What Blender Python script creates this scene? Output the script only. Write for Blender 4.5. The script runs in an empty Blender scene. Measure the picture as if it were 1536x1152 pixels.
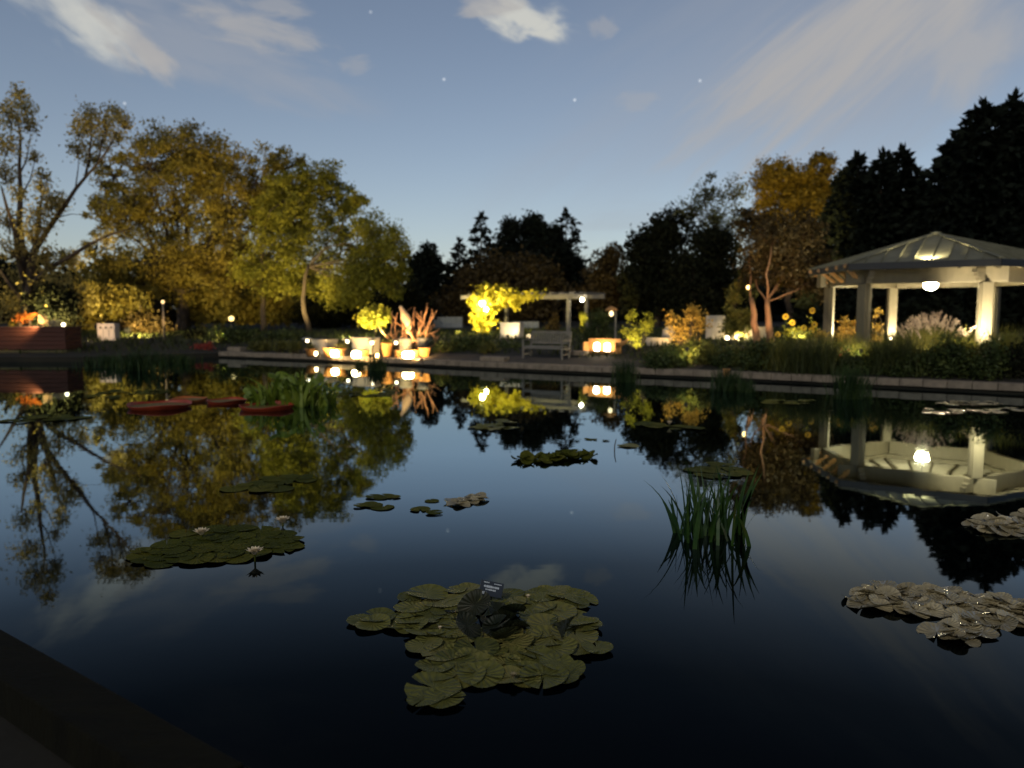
import bpy, math, random
import numpy as np
from mathutils import Vector, Matrix

# ------------------------------------------------------------------ camera, sky, sun
S = bpy.context.scene
C = S.collection
R = math.radians
CAMZ, FPX = 2.0, 1160.0
PITCH = math.atan(109 / FPX)
cam = bpy.data.objects.new('camera', bpy.data.cameras.new('camera'))
C.objects.link(cam); S.camera = cam
cam.location = (0, 0, CAMZ)
cam.rotation_euler = (math.pi / 2 - PITCH, 0, 0)
cam.data.sensor_width = 36
cam.data.lens = FPX / 1536 * 36
cam.data.clip_end = 3000
cam.data.dof.use_dof = True
cam.data.dof.focus_distance = 5.6
cam.data.dof.aperture_fstop = 1.25
S.view_settings.view_transform = 'Standard'
S.view_settings.look = 'None'
S.view_settings.exposure = 0
S.view_settings.gamma = 1
S.render.engine = 'CYCLES'
S.cycles.use_denoising = True
S.cycles.max_bounces = 6
S.cycles.diffuse_bounces = 2
S.cycles.glossy_bounces = 3
S.cycles.transmission_bounces = 4
S.cycles.sample_clamp_indirect = 3
S.cycles.caustics_reflective = False
S.cycles.caustics_refractive = False

def ray(px, py):
    u = (px - 768) / FPX; v = (576 - py) / FPX
    return (u, math.cos(PITCH) + v * math.sin(PITCH), -math.sin(PITCH) + v * math.cos(PITCH))
def pt(px, py, Y):                       # the point seen at a place of the picture, Y metres out
    d = ray(px, py); t = Y / d[1]
    return Vector((d[0] * t, Y, CAMZ + d[2] * t))
def pw(px, py, z=0.0):                   # the point seen there on a level plane
    d = ray(px, py); t = (z - CAMZ) / d[2]
    return Vector((d[0] * t, d[1] * t, z))

def ramp(nt, stops):
    r = nt.nodes.new('ShaderNodeValToRGB'); e = r.color_ramp.elements
    e[0].position = stops[0][0]; e[0].color = stops[0][1]
    e[1].position = stops[-1][0]; e[1].color = stops[-1][1]
    for p, c in stops[1:-1]:
        x = e.new(p); x.color = c
    return r
MOON_EL, MOON_ROT = 38, 200
world = bpy.data.worlds.new('World'); S.world = world
world.use_nodes = True
def make_world():
    nt = world.node_tree; N = nt.nodes; L = nt.links
    N.clear()
    out = N.new('ShaderNodeOutputWorld'); bg = N.new('ShaderNodeBackground')
    L.new(bg.outputs[0], out.inputs[0])
    sky = N.new('ShaderNodeTexSky'); sky.sky_type = 'NISHITA'; sky.sun_disc = False
    sky.sun_elevation = R(MOON_EL); sky.sun_rotation = R(MOON_ROT)
    sky.air_density = 1.0; sky.dust_density = 0.6; sky.ozone_density = 1.0
    hs = N.new('ShaderNodeHueSaturation'); hs.inputs['Saturation'].default_value = 0.80
    L.new(sky.outputs[0], hs.inputs['Color'])
    tc = N.new('ShaderNodeTexCoord'); D = tc.outputs['Generated']
    def math_(op, a, b=None, clamp=False):
        n = N.new('ShaderNodeMath'); n.operation = op; n.use_clamp = clamp
        for i, x in enumerate((a, b)):
            if x is None: continue
            if isinstance(x, (int, float)): n.inputs[i].default_value = x
            else: L.new(x, n.inputs[i])
        return n.outputs[0]
    def dot(v):
        n = N.new('ShaderNodeVectorMath'); n.operation = 'DOT_PRODUCT'
        L.new(D, n.inputs[0]); n.inputs[1].default_value = v
        return n.outputs['Value']
    # scaled sky: the moonlit air is a few hundredths of the daylight one
    scale = N.new('ShaderNodeMix'); scale.data_type = 'RGBA'; scale.blend_type = 'MULTIPLY'
    scale.inputs[0].default_value = 1
    L.new(hs.outputs[0], scale.inputs[6]); scale.inputs[7].default_value = SKY_TINT
    # the night sky darkens towards the zenith
    sep = N.new('ShaderNodeSeparateXYZ'); L.new(D, sep.inputs[0])
    zr = ramp(nt, [(0, (1, 1, 1, 1)), (.36, (1, 1, 1, 1)), (.50, (.62, .62, .64, 1)), (.75, (.36, .36, .40, 1)), (1, (.25, .25, .3, 1))])
    L.new(sep.outputs[2], zr.inputs[0])
    sc2 = N.new('ShaderNodeMix'); sc2.data_type = 'RGBA'; sc2.blend_type = 'MULTIPLY'; sc2.inputs[0].default_value = 1
    L.new(scale.outputs[2], sc2.inputs[6]); L.new(zr.outputs[0], sc2.inputs[7])
    col = sc2.outputs[2]
    # clouds: (px, py, half length px, half height px, tilt deg, strength, noise along, noise across, contrast, colour)
    W_ = (9.6, 9.6, 8.9, 1); G_ = (6.9, 6.7, 6.6, 1); P_ = (5.6, 5.9, 6.6, 1)
    for i, (px, py, a, b, tilt, k, nx, ny, lo, hi, cc) in enumerate(CLOUDS(W_, G_, P_)):
        c = Vector(ray(px, py)).normalized()
        right = Vector((c.y, -c.x, 0)).normalized(); up = right.cross(c)
        t = R(tilt); A = right * math.cos(t) + up * math.sin(t); B = -right * math.sin(t) + up * math.cos(t)
        u = dot(A * (FPX / a)); v = dot(B * (FPX / b))
        cmb = N.new('ShaderNodeCombineXYZ'); L.new(u, cmb.inputs[0]); L.new(v, cmb.inputs[1]); cmb.inputs[2].default_value = i * 3.7
        noi = N.new('ShaderNodeTexNoise'); noi.inputs['Detail'].default_value = 6; noi.inputs['Roughness'].default_value = .55
        noi.inputs['Scale'].default_value = 1; noi.inputs['Distortion'].default_value = .35
        mp = N.new('ShaderNodeMapping'); mp.inputs['Scale'].default_value = (nx, ny, 1)
        L.new(cmb.outputs[0], mp.inputs[0]); L.new(mp.outputs[0], noi.inputs['Vector'])
        r2 = math_('SQRT', math_('ADD', math_('MULTIPLY', u, u), math_('MULTIPLY', v, v)))
        fall = math_('SUBTRACT', 1.0, r2, True)
        front = math_('GREATER_THAN', dot(c), 0.0)
        body = math_('ADD', math_('MULTIPLY', fall, 1.1), math_('MULTIPLY', math_('SUBTRACT', noi.outputs['Fac'], .5), 1.9))
        mr = N.new('ShaderNodeMapRange'); mr.interpolation_type = 'SMOOTHSTEP'
        L.new(body, mr.inputs[0]); mr.inputs[1].default_value = lo; mr.inputs[2].default_value = hi
        f = math_('MULTIPLY', math_('MULTIPLY', math_('MULTIPLY', mr.outputs[0], k), front), math_('MULTIPLY', fall, 4.0, True))
        mix = N.new('ShaderNodeMix'); mix.data_type = 'RGBA'
        L.new(f, mix.inputs[0]); L.new(col, mix.inputs[6]); mix.inputs[7].default_value = tuple(x * .1 * CLOUD_GAIN for x in cc[:3]) + (1,)
        col = mix.outputs[2]
    for px, py, k in ((666, 119, .55), (862, 150, .6), (1050, 121, .5), (187, 155, .4), (556, 18, .3), (668, 705, 0)):
        if not k: continue
        s = Vector(ray(px, py)).normalized()
        n = N.new('ShaderNodeVectorMath'); n.operation = 'DISTANCE'
        nn = N.new('ShaderNodeVectorMath'); nn.operation = 'NORMALIZE'; L.new(D, nn.inputs[0])
        L.new(nn.outputs[0], n.inputs[0]); n.inputs[1].default_value = s
        f = math_('MULTIPLY', math_('LESS_THAN', n.outputs['Value'], .0016), k)
        mix = N.new('ShaderNodeMix'); mix.data_type = 'RGBA'
        L.new(f, mix.inputs[0]); L.new(col, mix.inputs[6]); mix.inputs[7].default_value = (.9, .95, 1, 1)
        col = mix.outputs[2]
    L.new(col, bg.inputs['Color']); bg.inputs['Strength'].default_value = 1.0
SKY_TINT = (.0785, .0780, .0790, 1)
CLOUD_GAIN = .62
def CLOUDS(W_, G_, P_):
    return [
        (1150, 70, 520, 240, 28, .36, .9, 2.0, .0, 1.1, P_),
        (1400, 50, 420, 190, 38, .45, 1.3, 3.2, .1, 1.1, P_),
        (1330, 40, 330, 110, 42, .88, 1.5, 4.2, .3, 1.1, G_),
        (1210, 90, 300, 90, 36, .82, 1.6, 4.0, .22, 1.1, G_),
        (1450, 70, 90, 110, 66, .62, 1.4, 2.4, .15, 1.05, G_),
        (290, 60, 280, 90, -12, .5, 2.4, 3.0, .1, 1.1, P_),
        (390, 45, 130, 36, -8, .65, 2.6, 2.2, .2, 1.0, G_),
        (120, 26, 130, 46, -30, .72, 2.4, 2.2, .1, 1.05, W_),
        (150, 46, 60, 30, -20, .6, 2.0, 1.8, .08, .95, W_),
        (205, 68, 80, 34, -38, .7, 2.0, 1.8, .1, .85, G_),
        (232, 86, 34, 20, -30, .55, 1.0, 1.2, .1, .7, G_),
        (780, 24, 92, 38, -16, .95, 2.0, 1.7, .08, .85, W_),
        (738, 8, 60, 22, 8, .7, 1.2, 1.3, .1, .6, G_),
        (905, 40, 28, 20, 0, .35, 1.2, 1.2, .1, .8, G_),
        (535, 98, 34, 16, 10, .32, 1.2, 1.2, .1, .8, G_),
        (955, 152, 40, 18, 0, .26, 1.2, 1.2, .1, .8, G_),
        (410, 10, 60, 20, 0, .45, 1.4, 1.6, .1, .8, G_),
        (1000, 322, 200, 30, 2, .22, 1.2, 1.6, .1, 1.0, P_),
        (300, -330, 420, 150, 20, .2, 1.5, 2.6, .3, 1.1, G_),
    ]
make_world()

moon = bpy.data.objects.new('moon_light', bpy.data.lights.new('moon_light', 'SUN'))
C.objects.link(moon)
moon.data.energy = 0.62; moon.data.angle = R(.5); moon.data.color = (1, .93, .78)
md = Vector((math.sin(R(MOON_ROT)) * math.cos(R(MOON_EL)), math.cos(R(MOON_ROT)) * math.cos(R(MOON_EL)), math.sin(R(MOON_EL))))
moon.rotation_euler = (-md).to_track_quat('-Z', 'Y').to_euler()
moon.location = md * 60

# ------------------------------------------------------------------ materials
_M = {}
def new_mat(name):
    m = bpy.data.materials.new(name); m.use_nodes = True
    nt = m.node_tree; b = nt.nodes['Principled BSDF']
    return m, nt, b
def rgba(c, k=1): return (c[0] * k, c[1] * k, c[2] * k, 1)
def solid(name, c, rough=.7, var=.35, scale=6., bump=.25, metal=0., spec=.5, stretch=(1, 1, 1)):
    if name in _M: return _M[name]
    m, nt, b = new_mat(name); L = nt.links
    tc = nt.nodes.new('ShaderNodeTexCoord'); mp = nt.nodes.new('ShaderNodeMapping'); mp.inputs['Scale'].default_value = stretch
    L.new(tc.outputs['Object'], mp.inputs[0])
    n = nt.nodes.new('ShaderNodeTexNoise'); n.inputs['Scale'].default_value = scale; n.inputs['Detail'].default_value = 6
    L.new(mp.outputs[0], n.inputs['Vector'])
    r = ramp(nt, [(.28, rgba(c, 1 - var)), (.5, rgba(c)), (.75, rgba(c, 1 + var))])
    L.new(n.outputs['Fac'], r.inputs[0]); L.new(r.outputs[0], b.inputs['Base Color'])
    b.inputs['Roughness'].default_value = rough; b.inputs['Metallic'].default_value = metal
    b.inputs['Specular IOR Level'].default_value = spec
    if bump:
        n2 = nt.nodes.new('ShaderNodeTexNoise'); n2.inputs['Scale'].default_value = scale * 6; n2.inputs['Detail'].default_value = 5
        L.new(mp.outputs[0], n2.inputs['Vector'])
        bp = nt.nodes.new('ShaderNodeBump'); bp.inputs['Strength'].default_value = bump; bp.inputs['Distance'].default_value = .02
        L.new(n2.outputs['Fac'], bp.inputs['Height']); L.new(bp.outputs[0], b.inputs['Normal'])
    _M[name] = m
    return m
def leafy(name, cols, trans=.3, clump=.6, rough=.6, spec=.25):
    """foliage: every leaf takes one of several tones, and tones drift from bough to bough"""
    if name in _M: return _M[name]
    m, nt, b = new_mat(name); L = nt.links
    g = nt.nodes.new('ShaderNodeNewGeometry')
    tc = nt.nodes.new('ShaderNodeTexCoord')
    n = nt.nodes.new('ShaderNodeTexNoise'); n.inputs['Scale'].default_value = clump; n.inputs['Detail'].default_value = 3
    L.new(tc.outputs['Object'], n.inputs['Vector'])
    mx = nt.nodes.new('ShaderNodeMath'); mx.operation = 'MULTIPLY_ADD'
    L.new(n.outputs['Fac'], mx.inputs[0]); mx.inputs[1].default_value = 2.0
    ad = nt.nodes.new('ShaderNodeMath'); ad.operation = 'MULTIPLY_ADD'
    L.new(g.outputs['Random Per Island'], ad.inputs[0]); ad.inputs[1].default_value = .34; ad.inputs[2].default_value = -.67
    L.new(ad.outputs[0], mx.inputs[2])
    k = len(cols) - 1
    r = ramp(nt, [(i / k, rgba(c)) for i, c in enumerate(cols)])
    L.new(mx.outputs[0], r.inputs[0]); L.new(r.outputs[0], b.inputs['Base Color'])
    b.inputs['Roughness'].default_value = rough; b.inputs['Specular IOR Level'].default_value = spec
    if trans:
        t = nt.nodes.new('ShaderNodeBsdfTranslucent'); L.new(r.outputs[0], t.inputs['Color'])
        ms = nt.nodes.new('ShaderNodeMixShader'); ms.inputs[0].default_value = trans
        L.new(b.outputs[0], ms.inputs[1]); L.new(t.outputs[0], ms.inputs[2])
        L.new(ms.outputs[0], nt.nodes['Material Output'].inputs['Surface'])
    _M[name] = m
    return m
def glow(name, c, strength):
    if name in _M: return _M[name]
    m, nt, b = new_mat(name)
    b.inputs['Base Color'].default_value = rgba(c); b.inputs['Roughness'].default_value = .4
    b.inputs['Emission Color'].default_value = rgba(c); b.inputs['Emission Strength'].default_value = strength
    _M[name] = m
    return m

BARK = solid('bark', (.060, .042, .028), .95, .5, 4, .8, stretch=(3, 3, .5))
PALEBARK = solid('pale_bark', (.19, .15, .11), .95, .4, 4, .7, stretch=(3, 3, .5))
REDBARK = solid('red_bark', (.145, .078, .042), .9, .45, 4, .7, stretch=(3, 3, .4))
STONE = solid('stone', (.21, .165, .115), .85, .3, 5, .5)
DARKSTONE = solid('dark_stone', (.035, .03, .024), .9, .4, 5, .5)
TIMBER = solid('grey_timber', (.16, .145, .12), .8, .3, 5, .4, stretch=(1, 1, 8))
PAINT = solid('white_timber', (.105, .09, .06), .65, .14, 5, .3, stretch=(1, 1, .25))
CEIL = solid('white_boards', (.55, .50, .40), .6, .12, 8, .2)
CEDAR = solid('cedar', (.34, .20, .09), .7, .3, 4, .3)
ROOFM = solid('standing_seam', (.165, .155, .10), .55, .25, 2, .05, metal=.0, spec=.2)
BLACKM = solid('black_metal', (.012, .012, .012), .5, .2, 9, .1)
TERRA = solid('terracotta', (.44, .215, .065), .85, .25, 8, .3)
WHITEPOT = solid('white_pot', (.46, .42, .34), .6, .12, 8, .1)
GREYPOT = solid('grey_pot', (.26, .25, .24), .7, .2, 8, .2)
RUST = solid('rust_boards', (.062, .016, .007), .8, .35, 3, .4, stretch=(.3, 1, 3))
LOGW = solid('log_wood', (.36, .19, .085), .9, .35, 5, .6)

# ------------------------------------------------------------------ mesh helpers
class MB:
    def __init__(s): s.v = []; s.f = []
    def add(s, vs, fs):
        o = len(s.v); s.v += [tuple(x) for x in vs]; s.f += [tuple(o + i for i in f) for f in fs]; return s
    def box(s, c, d, rot=None, taper=1.0):
        x, y, z = d[0] / 2, d[1] / 2, d[2] / 2; vs = []
        for k in (-1, 1):
            q = taper if k > 0 else 1
            for a, b in ((-1, -1), (1, -1), (1, 1), (-1, 1)): vs.append(Vector((a * x * q, b * y * q, k * z)))
        if rot is not None: vs = [rot @ v for v in vs]
        c = Vector(c)
        return s.add([v + c for v in vs], [(3, 2, 1, 0), (4, 5, 6, 7), (0, 1, 5, 4), (1, 2, 6, 5), (2, 3, 7, 6), (3, 0, 4, 7)])
    def bar(s, a, b, w, h):               # a squared beam from a to b
        a = Vector(a); b = Vector(b); d = b - a; l = d.length
        d.normalize(); side = Vector((d.y, -d.x, 0))
        if side.length < 1e-4: side = Vector((1, 0, 0))
        side.normalize(); up = side.cross(d)
        M = Matrix((side, d, up)).transposed()
        return s.box((a + b) / 2, (w, l, h), M)
    def tube(s, pts, rad, n=7, cap=True):
        P = [Vector(p) for p in pts]; o = len(s.v); k = len(P); ref = Vector((.31, .17, .93)).normalized()
        for i, p in enumerate(P):
            t = (P[min(i + 1, k - 1)] - P[max(i - 1, 0)]).normalized()
            r_ = ref if abs(t.dot(ref)) < .95 else Vector((1, 0, 0))
            a = t.cross(r_).normalized(); b = t.cross(a)
            for j in range(n):
                q = 2 * math.pi * j / n
                s.v.append(tuple(p + (a * math.cos(q) + b * math.sin(q)) * rad[i]))
        for i in range(k - 1):
            for j in range(n):
                s.f.append((o + i * n + j, o + i * n + (j + 1) % n, o + (i + 1) * n + (j + 1) % n, o + (i + 1) * n + j))
        if cap:
            s.f.append(tuple(o + j for j in range(n))[::-1]); s.f.append(tuple(o + (k - 1) * n + j for j in range(n)))
        return s
    def lathe(s, prof, c=(0, 0, 0), n=20, sq=1.0):
        o = len(s.v); c = Vector(c)
        for r, z in prof:
            for j in range(n):
                q = 2 * math.pi * j / n
                s.v.append((c.x + r * math.cos(q), c.y + r * math.sin(q) * sq, c.z + z))
        for i in range(len(prof) - 1):
            for j in range(n):
                s.f.append((o + i * n + j, o + i * n + (j + 1) % n, o + (i + 1) * n + (j + 1) % n, o + (i + 1) * n + j))
        s.f.append(tuple(o + j for j in range(n))[::-1]); s.f.append(tuple(o + (len(prof) - 1) * n + j for j in range(n)))
        return s
    def ball(s, c, r, n=14, m=8, sz=1.0):
        prof = [(max(1e-3, r * math.sin(math.pi * i / m)), -r * sz * math.cos(math.pi * i / m)) for i in range(m + 1)]
        return s.lathe(prof, c, n)
    def mesh(s, name):
        me = bpy.data.meshes.new(name); me.from_pydata(s.v, [], s.f); me.update(); return me
    def build(s, name, m, parent=None, smooth=False, bevel=0):
        me = s.mesh(name); me.materials.append(m)
        if smooth: me.polygons.foreach_set('use_smooth', [True] * len(me.polygons))
        o = bpy.data.objects.new(name, me); C.objects.link(o); o.parent = parent
        if bevel:
            b = o.modifiers.new('bevel', 'BEVEL'); b.width = bevel; b.segments = 2; b.limit_method = 'ANGLE'
        return o
def tag(o, label=None, cat=None, group=None, kind=None):
    if label: o['label'] = label
    if cat: o['category'] = cat
    if group: o['group'] = group
    if kind: o['kind'] = kind
    return o
def thing(name, label, cat, loc, rz=0, group=None):
    o = bpy.data.objects.new(name, None); C.objects.link(o); o.location = loc; o.rotation_euler.z = rz
    o.empty_display_size = .2
    return tag(o, label, cat, group)
def raw(name, V, n, m, parent=None):
    """fast mesh of identical n-gons, V is (faces*n, 3)"""
    V = np.asarray(V, dtype=np.float32); k = len(V) // n
    me = bpy.data.meshes.new(name)
    me.vertices.add(len(V)); me.vertices.foreach_set('co', V.ravel())
    me.loops.add(len(V)); me.loops.foreach_set('vertex_index', np.arange(len(V), dtype=np.int32))
    me.polygons.add(k); me.polygons.foreach_set('loop_start', np.arange(0, len(V), n, dtype=np.int32))
    me.polygons.foreach_set('loop_total', np.full(k, n, dtype=np.int32))
    me.update(calc_edges=True); me.materials.append(m)
    o = bpy.data.objects.new(name, me); C.objects.link(o); o.parent = parent
    return o
def unit(a): return a / np.maximum(np.linalg.norm(a, axis=1, keepdims=True), 1e-6)
def leaf_quads(P, size, rng, droop=0., aspect=.5, dirs=None, jit=1.0):
    n = len(P)
    d = rng.normal(size=(n, 3)) * jit
    if dirs is not None: d = d + dirs
    d[:, 2] -= droop; d = unit(d)
    s = unit(np.cross(d, rng.normal(size=(n, 3))))
    nn = np.cross(d, s)
    Lg = (size * rng.uniform(.6, 1.35, n))[:, None]; Wd = Lg * aspect
    mid = P + d * Lg * .5 + nn * Lg * .12
    V = np.empty((n, 4, 3)); V[:, 0] = P; V[:, 1] = mid + s * Wd * .5; V[:, 2] = P + d * Lg; V[:, 3] = mid - s * Wd * .5
    return V.reshape(-1, 3)
def clump_points(blobs, nclump, nleaf, rng, crs=.2, inner=.42):
    """leaf positions in clumps spread through ellipsoids; returns leaves and clump centres with their blob"""
    w = np.array([(b[3] * b[4] * b[5]) ** (2 / 3) for b in blobs]); w /= w.sum()
    idx = rng.choice(len(blobs), nclump, p=w); B = np.array([b[:6] for b in blobs])[idx]
    d = unit(rng.normal(size=(nclump, 3))); r = rng.uniform(0, 1, nclump)[:, None] ** inner
    cen = B[:, :3] + d * r * B[:, 3:6]
    cr = B[:, 3:6].mean(1) * crs * rng.uniform(.6, 1.5, nclump)
    k = rng.integers(0, nclump, nclump * nleaf)
    P = cen[k] + np.clip(rng.normal(size=(len(k), 3)), -1.9, 1.9) * cr[k][:, None] * np.array([1, 1, .75])
    return P, cen, idx
# ------------------------------------------------------------------ pond outline and terrain
L3 = pw(330, 536)
FAR = [pw(125, 543), pw(232, 538.5), L3, pw(470, 541.6), pw(620, 548.8), pw(830, 558.8), pw(1100, 570.5), pw(1250, 577.8), pw(1536, 592)]
P1, P2 = pw(5, 945, .40), pw(380, 1152, .40)
nd = (P2 - P1).normalized()
PN1 = P1 - nd * 30; PN2 = P2 + nd * 22
fe = (FAR[-1] - FAR[-2]).normalized()
POND = [Vector((p.x, p.y, 0)) for p in [PN1, pw(-60, 543)] + FAR + [FAR[-1] + fe * 16, PN2]]
CEN = Vector((-1.0, 12.5, 0))
def dense(poly, step=.6):
    out = []
    for a, b in zip(poly, poly[1:] + poly[:1]):
        k = max(1, int((b - a).length / step))
        out += [a.lerp(b, i / k) for i in range(k)]
    return out
RING = dense(POND, 1.0)
_ra = np.array([math.atan2(p.y - CEN.y, p.x - CEN.x) for p in RING]); _rr = np.array([(p - CEN).length for p in RING])
_o = np.argsort(_ra); _ra = _ra[_o]; _rr = _rr[_o]
ZS = [(0, .20), (.03, .235), (.12, .40), (.25, .58), (.5, .74), (1.5, .9), (4, 1.1), (40, 1.2)]
def side(x, y):                           # 1 on the far bank, 0 on the near bank
    v = (x - P1.x) * -nd.y + (y - P1.y) * nd.x
    return max(0., min(1., .5 + v / 3))
def gz(x, y):
    a = math.atan2(y - CEN.y, x - CEN.x); rb = np.interp(a, _ra, _rr, period=2 * math.pi)
    s = math.hypot(x - CEN.x, y - CEN.y) / rb - 1
    return zs(s, x, y)
def zs(s, x, y):
    z = np.interp(s, [q[0] for q in ZS], [q[1] for q in ZS])
    return float(.2 + (z - .2) * side(x, y))
def terrain():
    m = MB(); n = len(RING); SS = [0, .03, .12, .25, .5, 1.5, 4, 40]
    for p in RING: m.v.append((p.x, p.y, -.8))
    for s in SS:
        for p in RING:
            q = CEN + (p - CEN) * (1 + s); m.v.append((q.x, q.y, zs(s, q.x, q.y)))
    for k in range(len(SS)):
        for j in range(n):
            a, b = k * n + j, k * n + (j + 1) % n
            m.f.append((a, a + n, b + n, b))
    o = m.build('ground', solid('soil', (.016, .0135, .007), .95, .5, .8, .6)); tag(o, kind='structure')
    w = MB(); w.add([(p.x, p.y, 0) for p in dense(POND, 400)], [tuple(range(len(POND)))[::-1]])
    wm, nt, b = new_mat('pond_water'); L = nt.links
    b.inputs['Base Color'].default_value = (.0008, .0014, .0014, 1); b.inputs['Roughness'].default_value = .9; b.inputs['Specular IOR Level'].default_value = 0
    tc = nt.nodes.new('ShaderNodeTexCoord'); mp = nt.nodes.new('ShaderNodeMapping'); mp.inputs['Scale'].default_value = (.5, 1, 1)
    nz = nt.nodes.new('ShaderNodeTexNoise'); nz.inputs['Scale'].default_value = 3.0; nz.inputs['Detail'].default_value = 2
    bp = nt.nodes.new('ShaderNodeBump'); bp.inputs['Strength'].default_value = .022; bp.inputs['Distance'].default_value = .02
    L.new(tc.outputs['Object'], mp.inputs[0]); L.new(mp.outputs[0], nz.inputs['Vector'])
    L.new(nz.outputs['Fac'], bp.inputs['Height'])
    fr = nt.nodes.new('ShaderNodeFresnel'); fr.inputs['IOR'].default_value = 1.333
    rr = ramp(nt, [(0, (.004,) * 3 + (1,)), (.05, (.016,) * 3 + (1,)), (.085, (.026,) * 3 + (1,)), (.12, (.07,) * 3 + (1,)), (.155, (.13,) * 3 + (1,)), (.25, (.45,) * 3 + (1,)), (.33, (.58,) * 3 + (1,)), (.6, (.62,) * 3 + (1,)), (1, (1, 1, 1, 1))])
    L.new(fr.outputs[0], rr.inputs[0])
    gl = nt.nodes.new('ShaderNodeBsdfGlossy'); gl.inputs['Roughness'].default_value = .018; gl.inputs['Color'].default_value = (.80, .94, 1, 1)
    L.new(bp.outputs[0], gl.inputs['Normal'])
    ms = nt.nodes.new('ShaderNodeMixShader'); L.new(rr.outputs[0], ms.inputs[0]); L.new(b.outputs[0], ms.inputs[1]); L.new(gl.outputs[0], ms.inputs[2])
    L.new(ms.outputs[0], nt.nodes['Material Output'].inputs['Surface'])
    tag(w.build('water', wm), kind='structure')
    # paved walk behind the far coping
    p = MB(); sel = [q for q in RING if q.y > 8 and -9 < q.x < 6.0 and side(q.x, q.y) > .9]
    for q in sel:
        for s in (.03, .12):
            g = CEN + (q - CEN) * (1 + s); p.v.append((g.x, g.y, zs(s, g.x, g.y) + .006))
    for j in range(len(sel) - 1): p.f.append((2 * j, 2 * j + 1, 2 * j + 3, 2 * j + 2))
    tag(p.build('path', solid('paving', (.06, .046, .033), .9, .3, 2, .4)), kind='structure')
terrain()
WD = (FAR[-3] - FAR[3]); WD = Vector((WD.x, WD.y, 0)).normalized(); WN = Vector((-WD.y, WD.x, 0))   # along the far wall, away from the pond
WRZ = math.atan2(WD.y, WD.x)

def pond_wall():
    t = thing('pond_wall', 'low stone wall with pale coping blocks along the far edge of the pond', 'wall', (0, 0, 0))
    line = [L3] + FAR[3:] + [FAR[-1] + fe * 12]
    f = MB(); c = MB(); rng = random.Random(3)
    def perp(a, b):
        d = (b - a); d.z = 0; d.normalize(); return Vector((-d.y, d.x, 0))
    for a, b in zip(line, line[1:]):
        n = perp(a, b); ln = (b - a).length; u = (b - a).normalized()
        f.bar(a + n * .17 + Vector((0, 0, -.12)), b + n * .17 + Vector((0, 0, -.12)), .3, .38)
        k = max(1, round(ln / .56)); 
        for i in range(k):
            p = a + u * (ln * i / k + .006); q = a + u * (ln * (i + 1) / k - .006); dz = rng.uniform(-.006, .006); dn = rng.uniform(-.008, .008)
            c.bar(p + n * (.12 + dn) + Vector((0, 0, .165 + dz)), q + n * (.12 + dn) + Vector((0, 0, .165 + dz)), .40, .18)
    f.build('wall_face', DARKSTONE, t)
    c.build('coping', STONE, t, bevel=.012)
    # near edge where the photographer stands
    q1, q2 = pw(5, 1022, .40), pw(230, 1152, .40)
    n = Vector((nd.y, -nd.x, 0)); wdt = abs((q1 - P1).dot(n))
    t2 = thing('pond_edging', 'dark broad timber edging at the near corner of the pond', 'edging', (0, 0, 0))
    e = MB(); rngl = 0
    for i in range(12):
        a = P1 - nd * 26 + nd * (i * 4.0); b = a + nd * 3.985
        e.bar(a + n * (wdt / 2) + Vector((0, 0, -.09)), b + n * (wdt / 2) + Vector((0, 0, -.09)), wdt, .18)
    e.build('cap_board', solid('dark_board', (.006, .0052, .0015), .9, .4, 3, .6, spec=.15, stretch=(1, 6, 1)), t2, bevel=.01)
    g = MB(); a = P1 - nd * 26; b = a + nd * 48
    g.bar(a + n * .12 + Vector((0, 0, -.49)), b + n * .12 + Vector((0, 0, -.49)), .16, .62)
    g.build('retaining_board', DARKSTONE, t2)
pond_wall()

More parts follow.
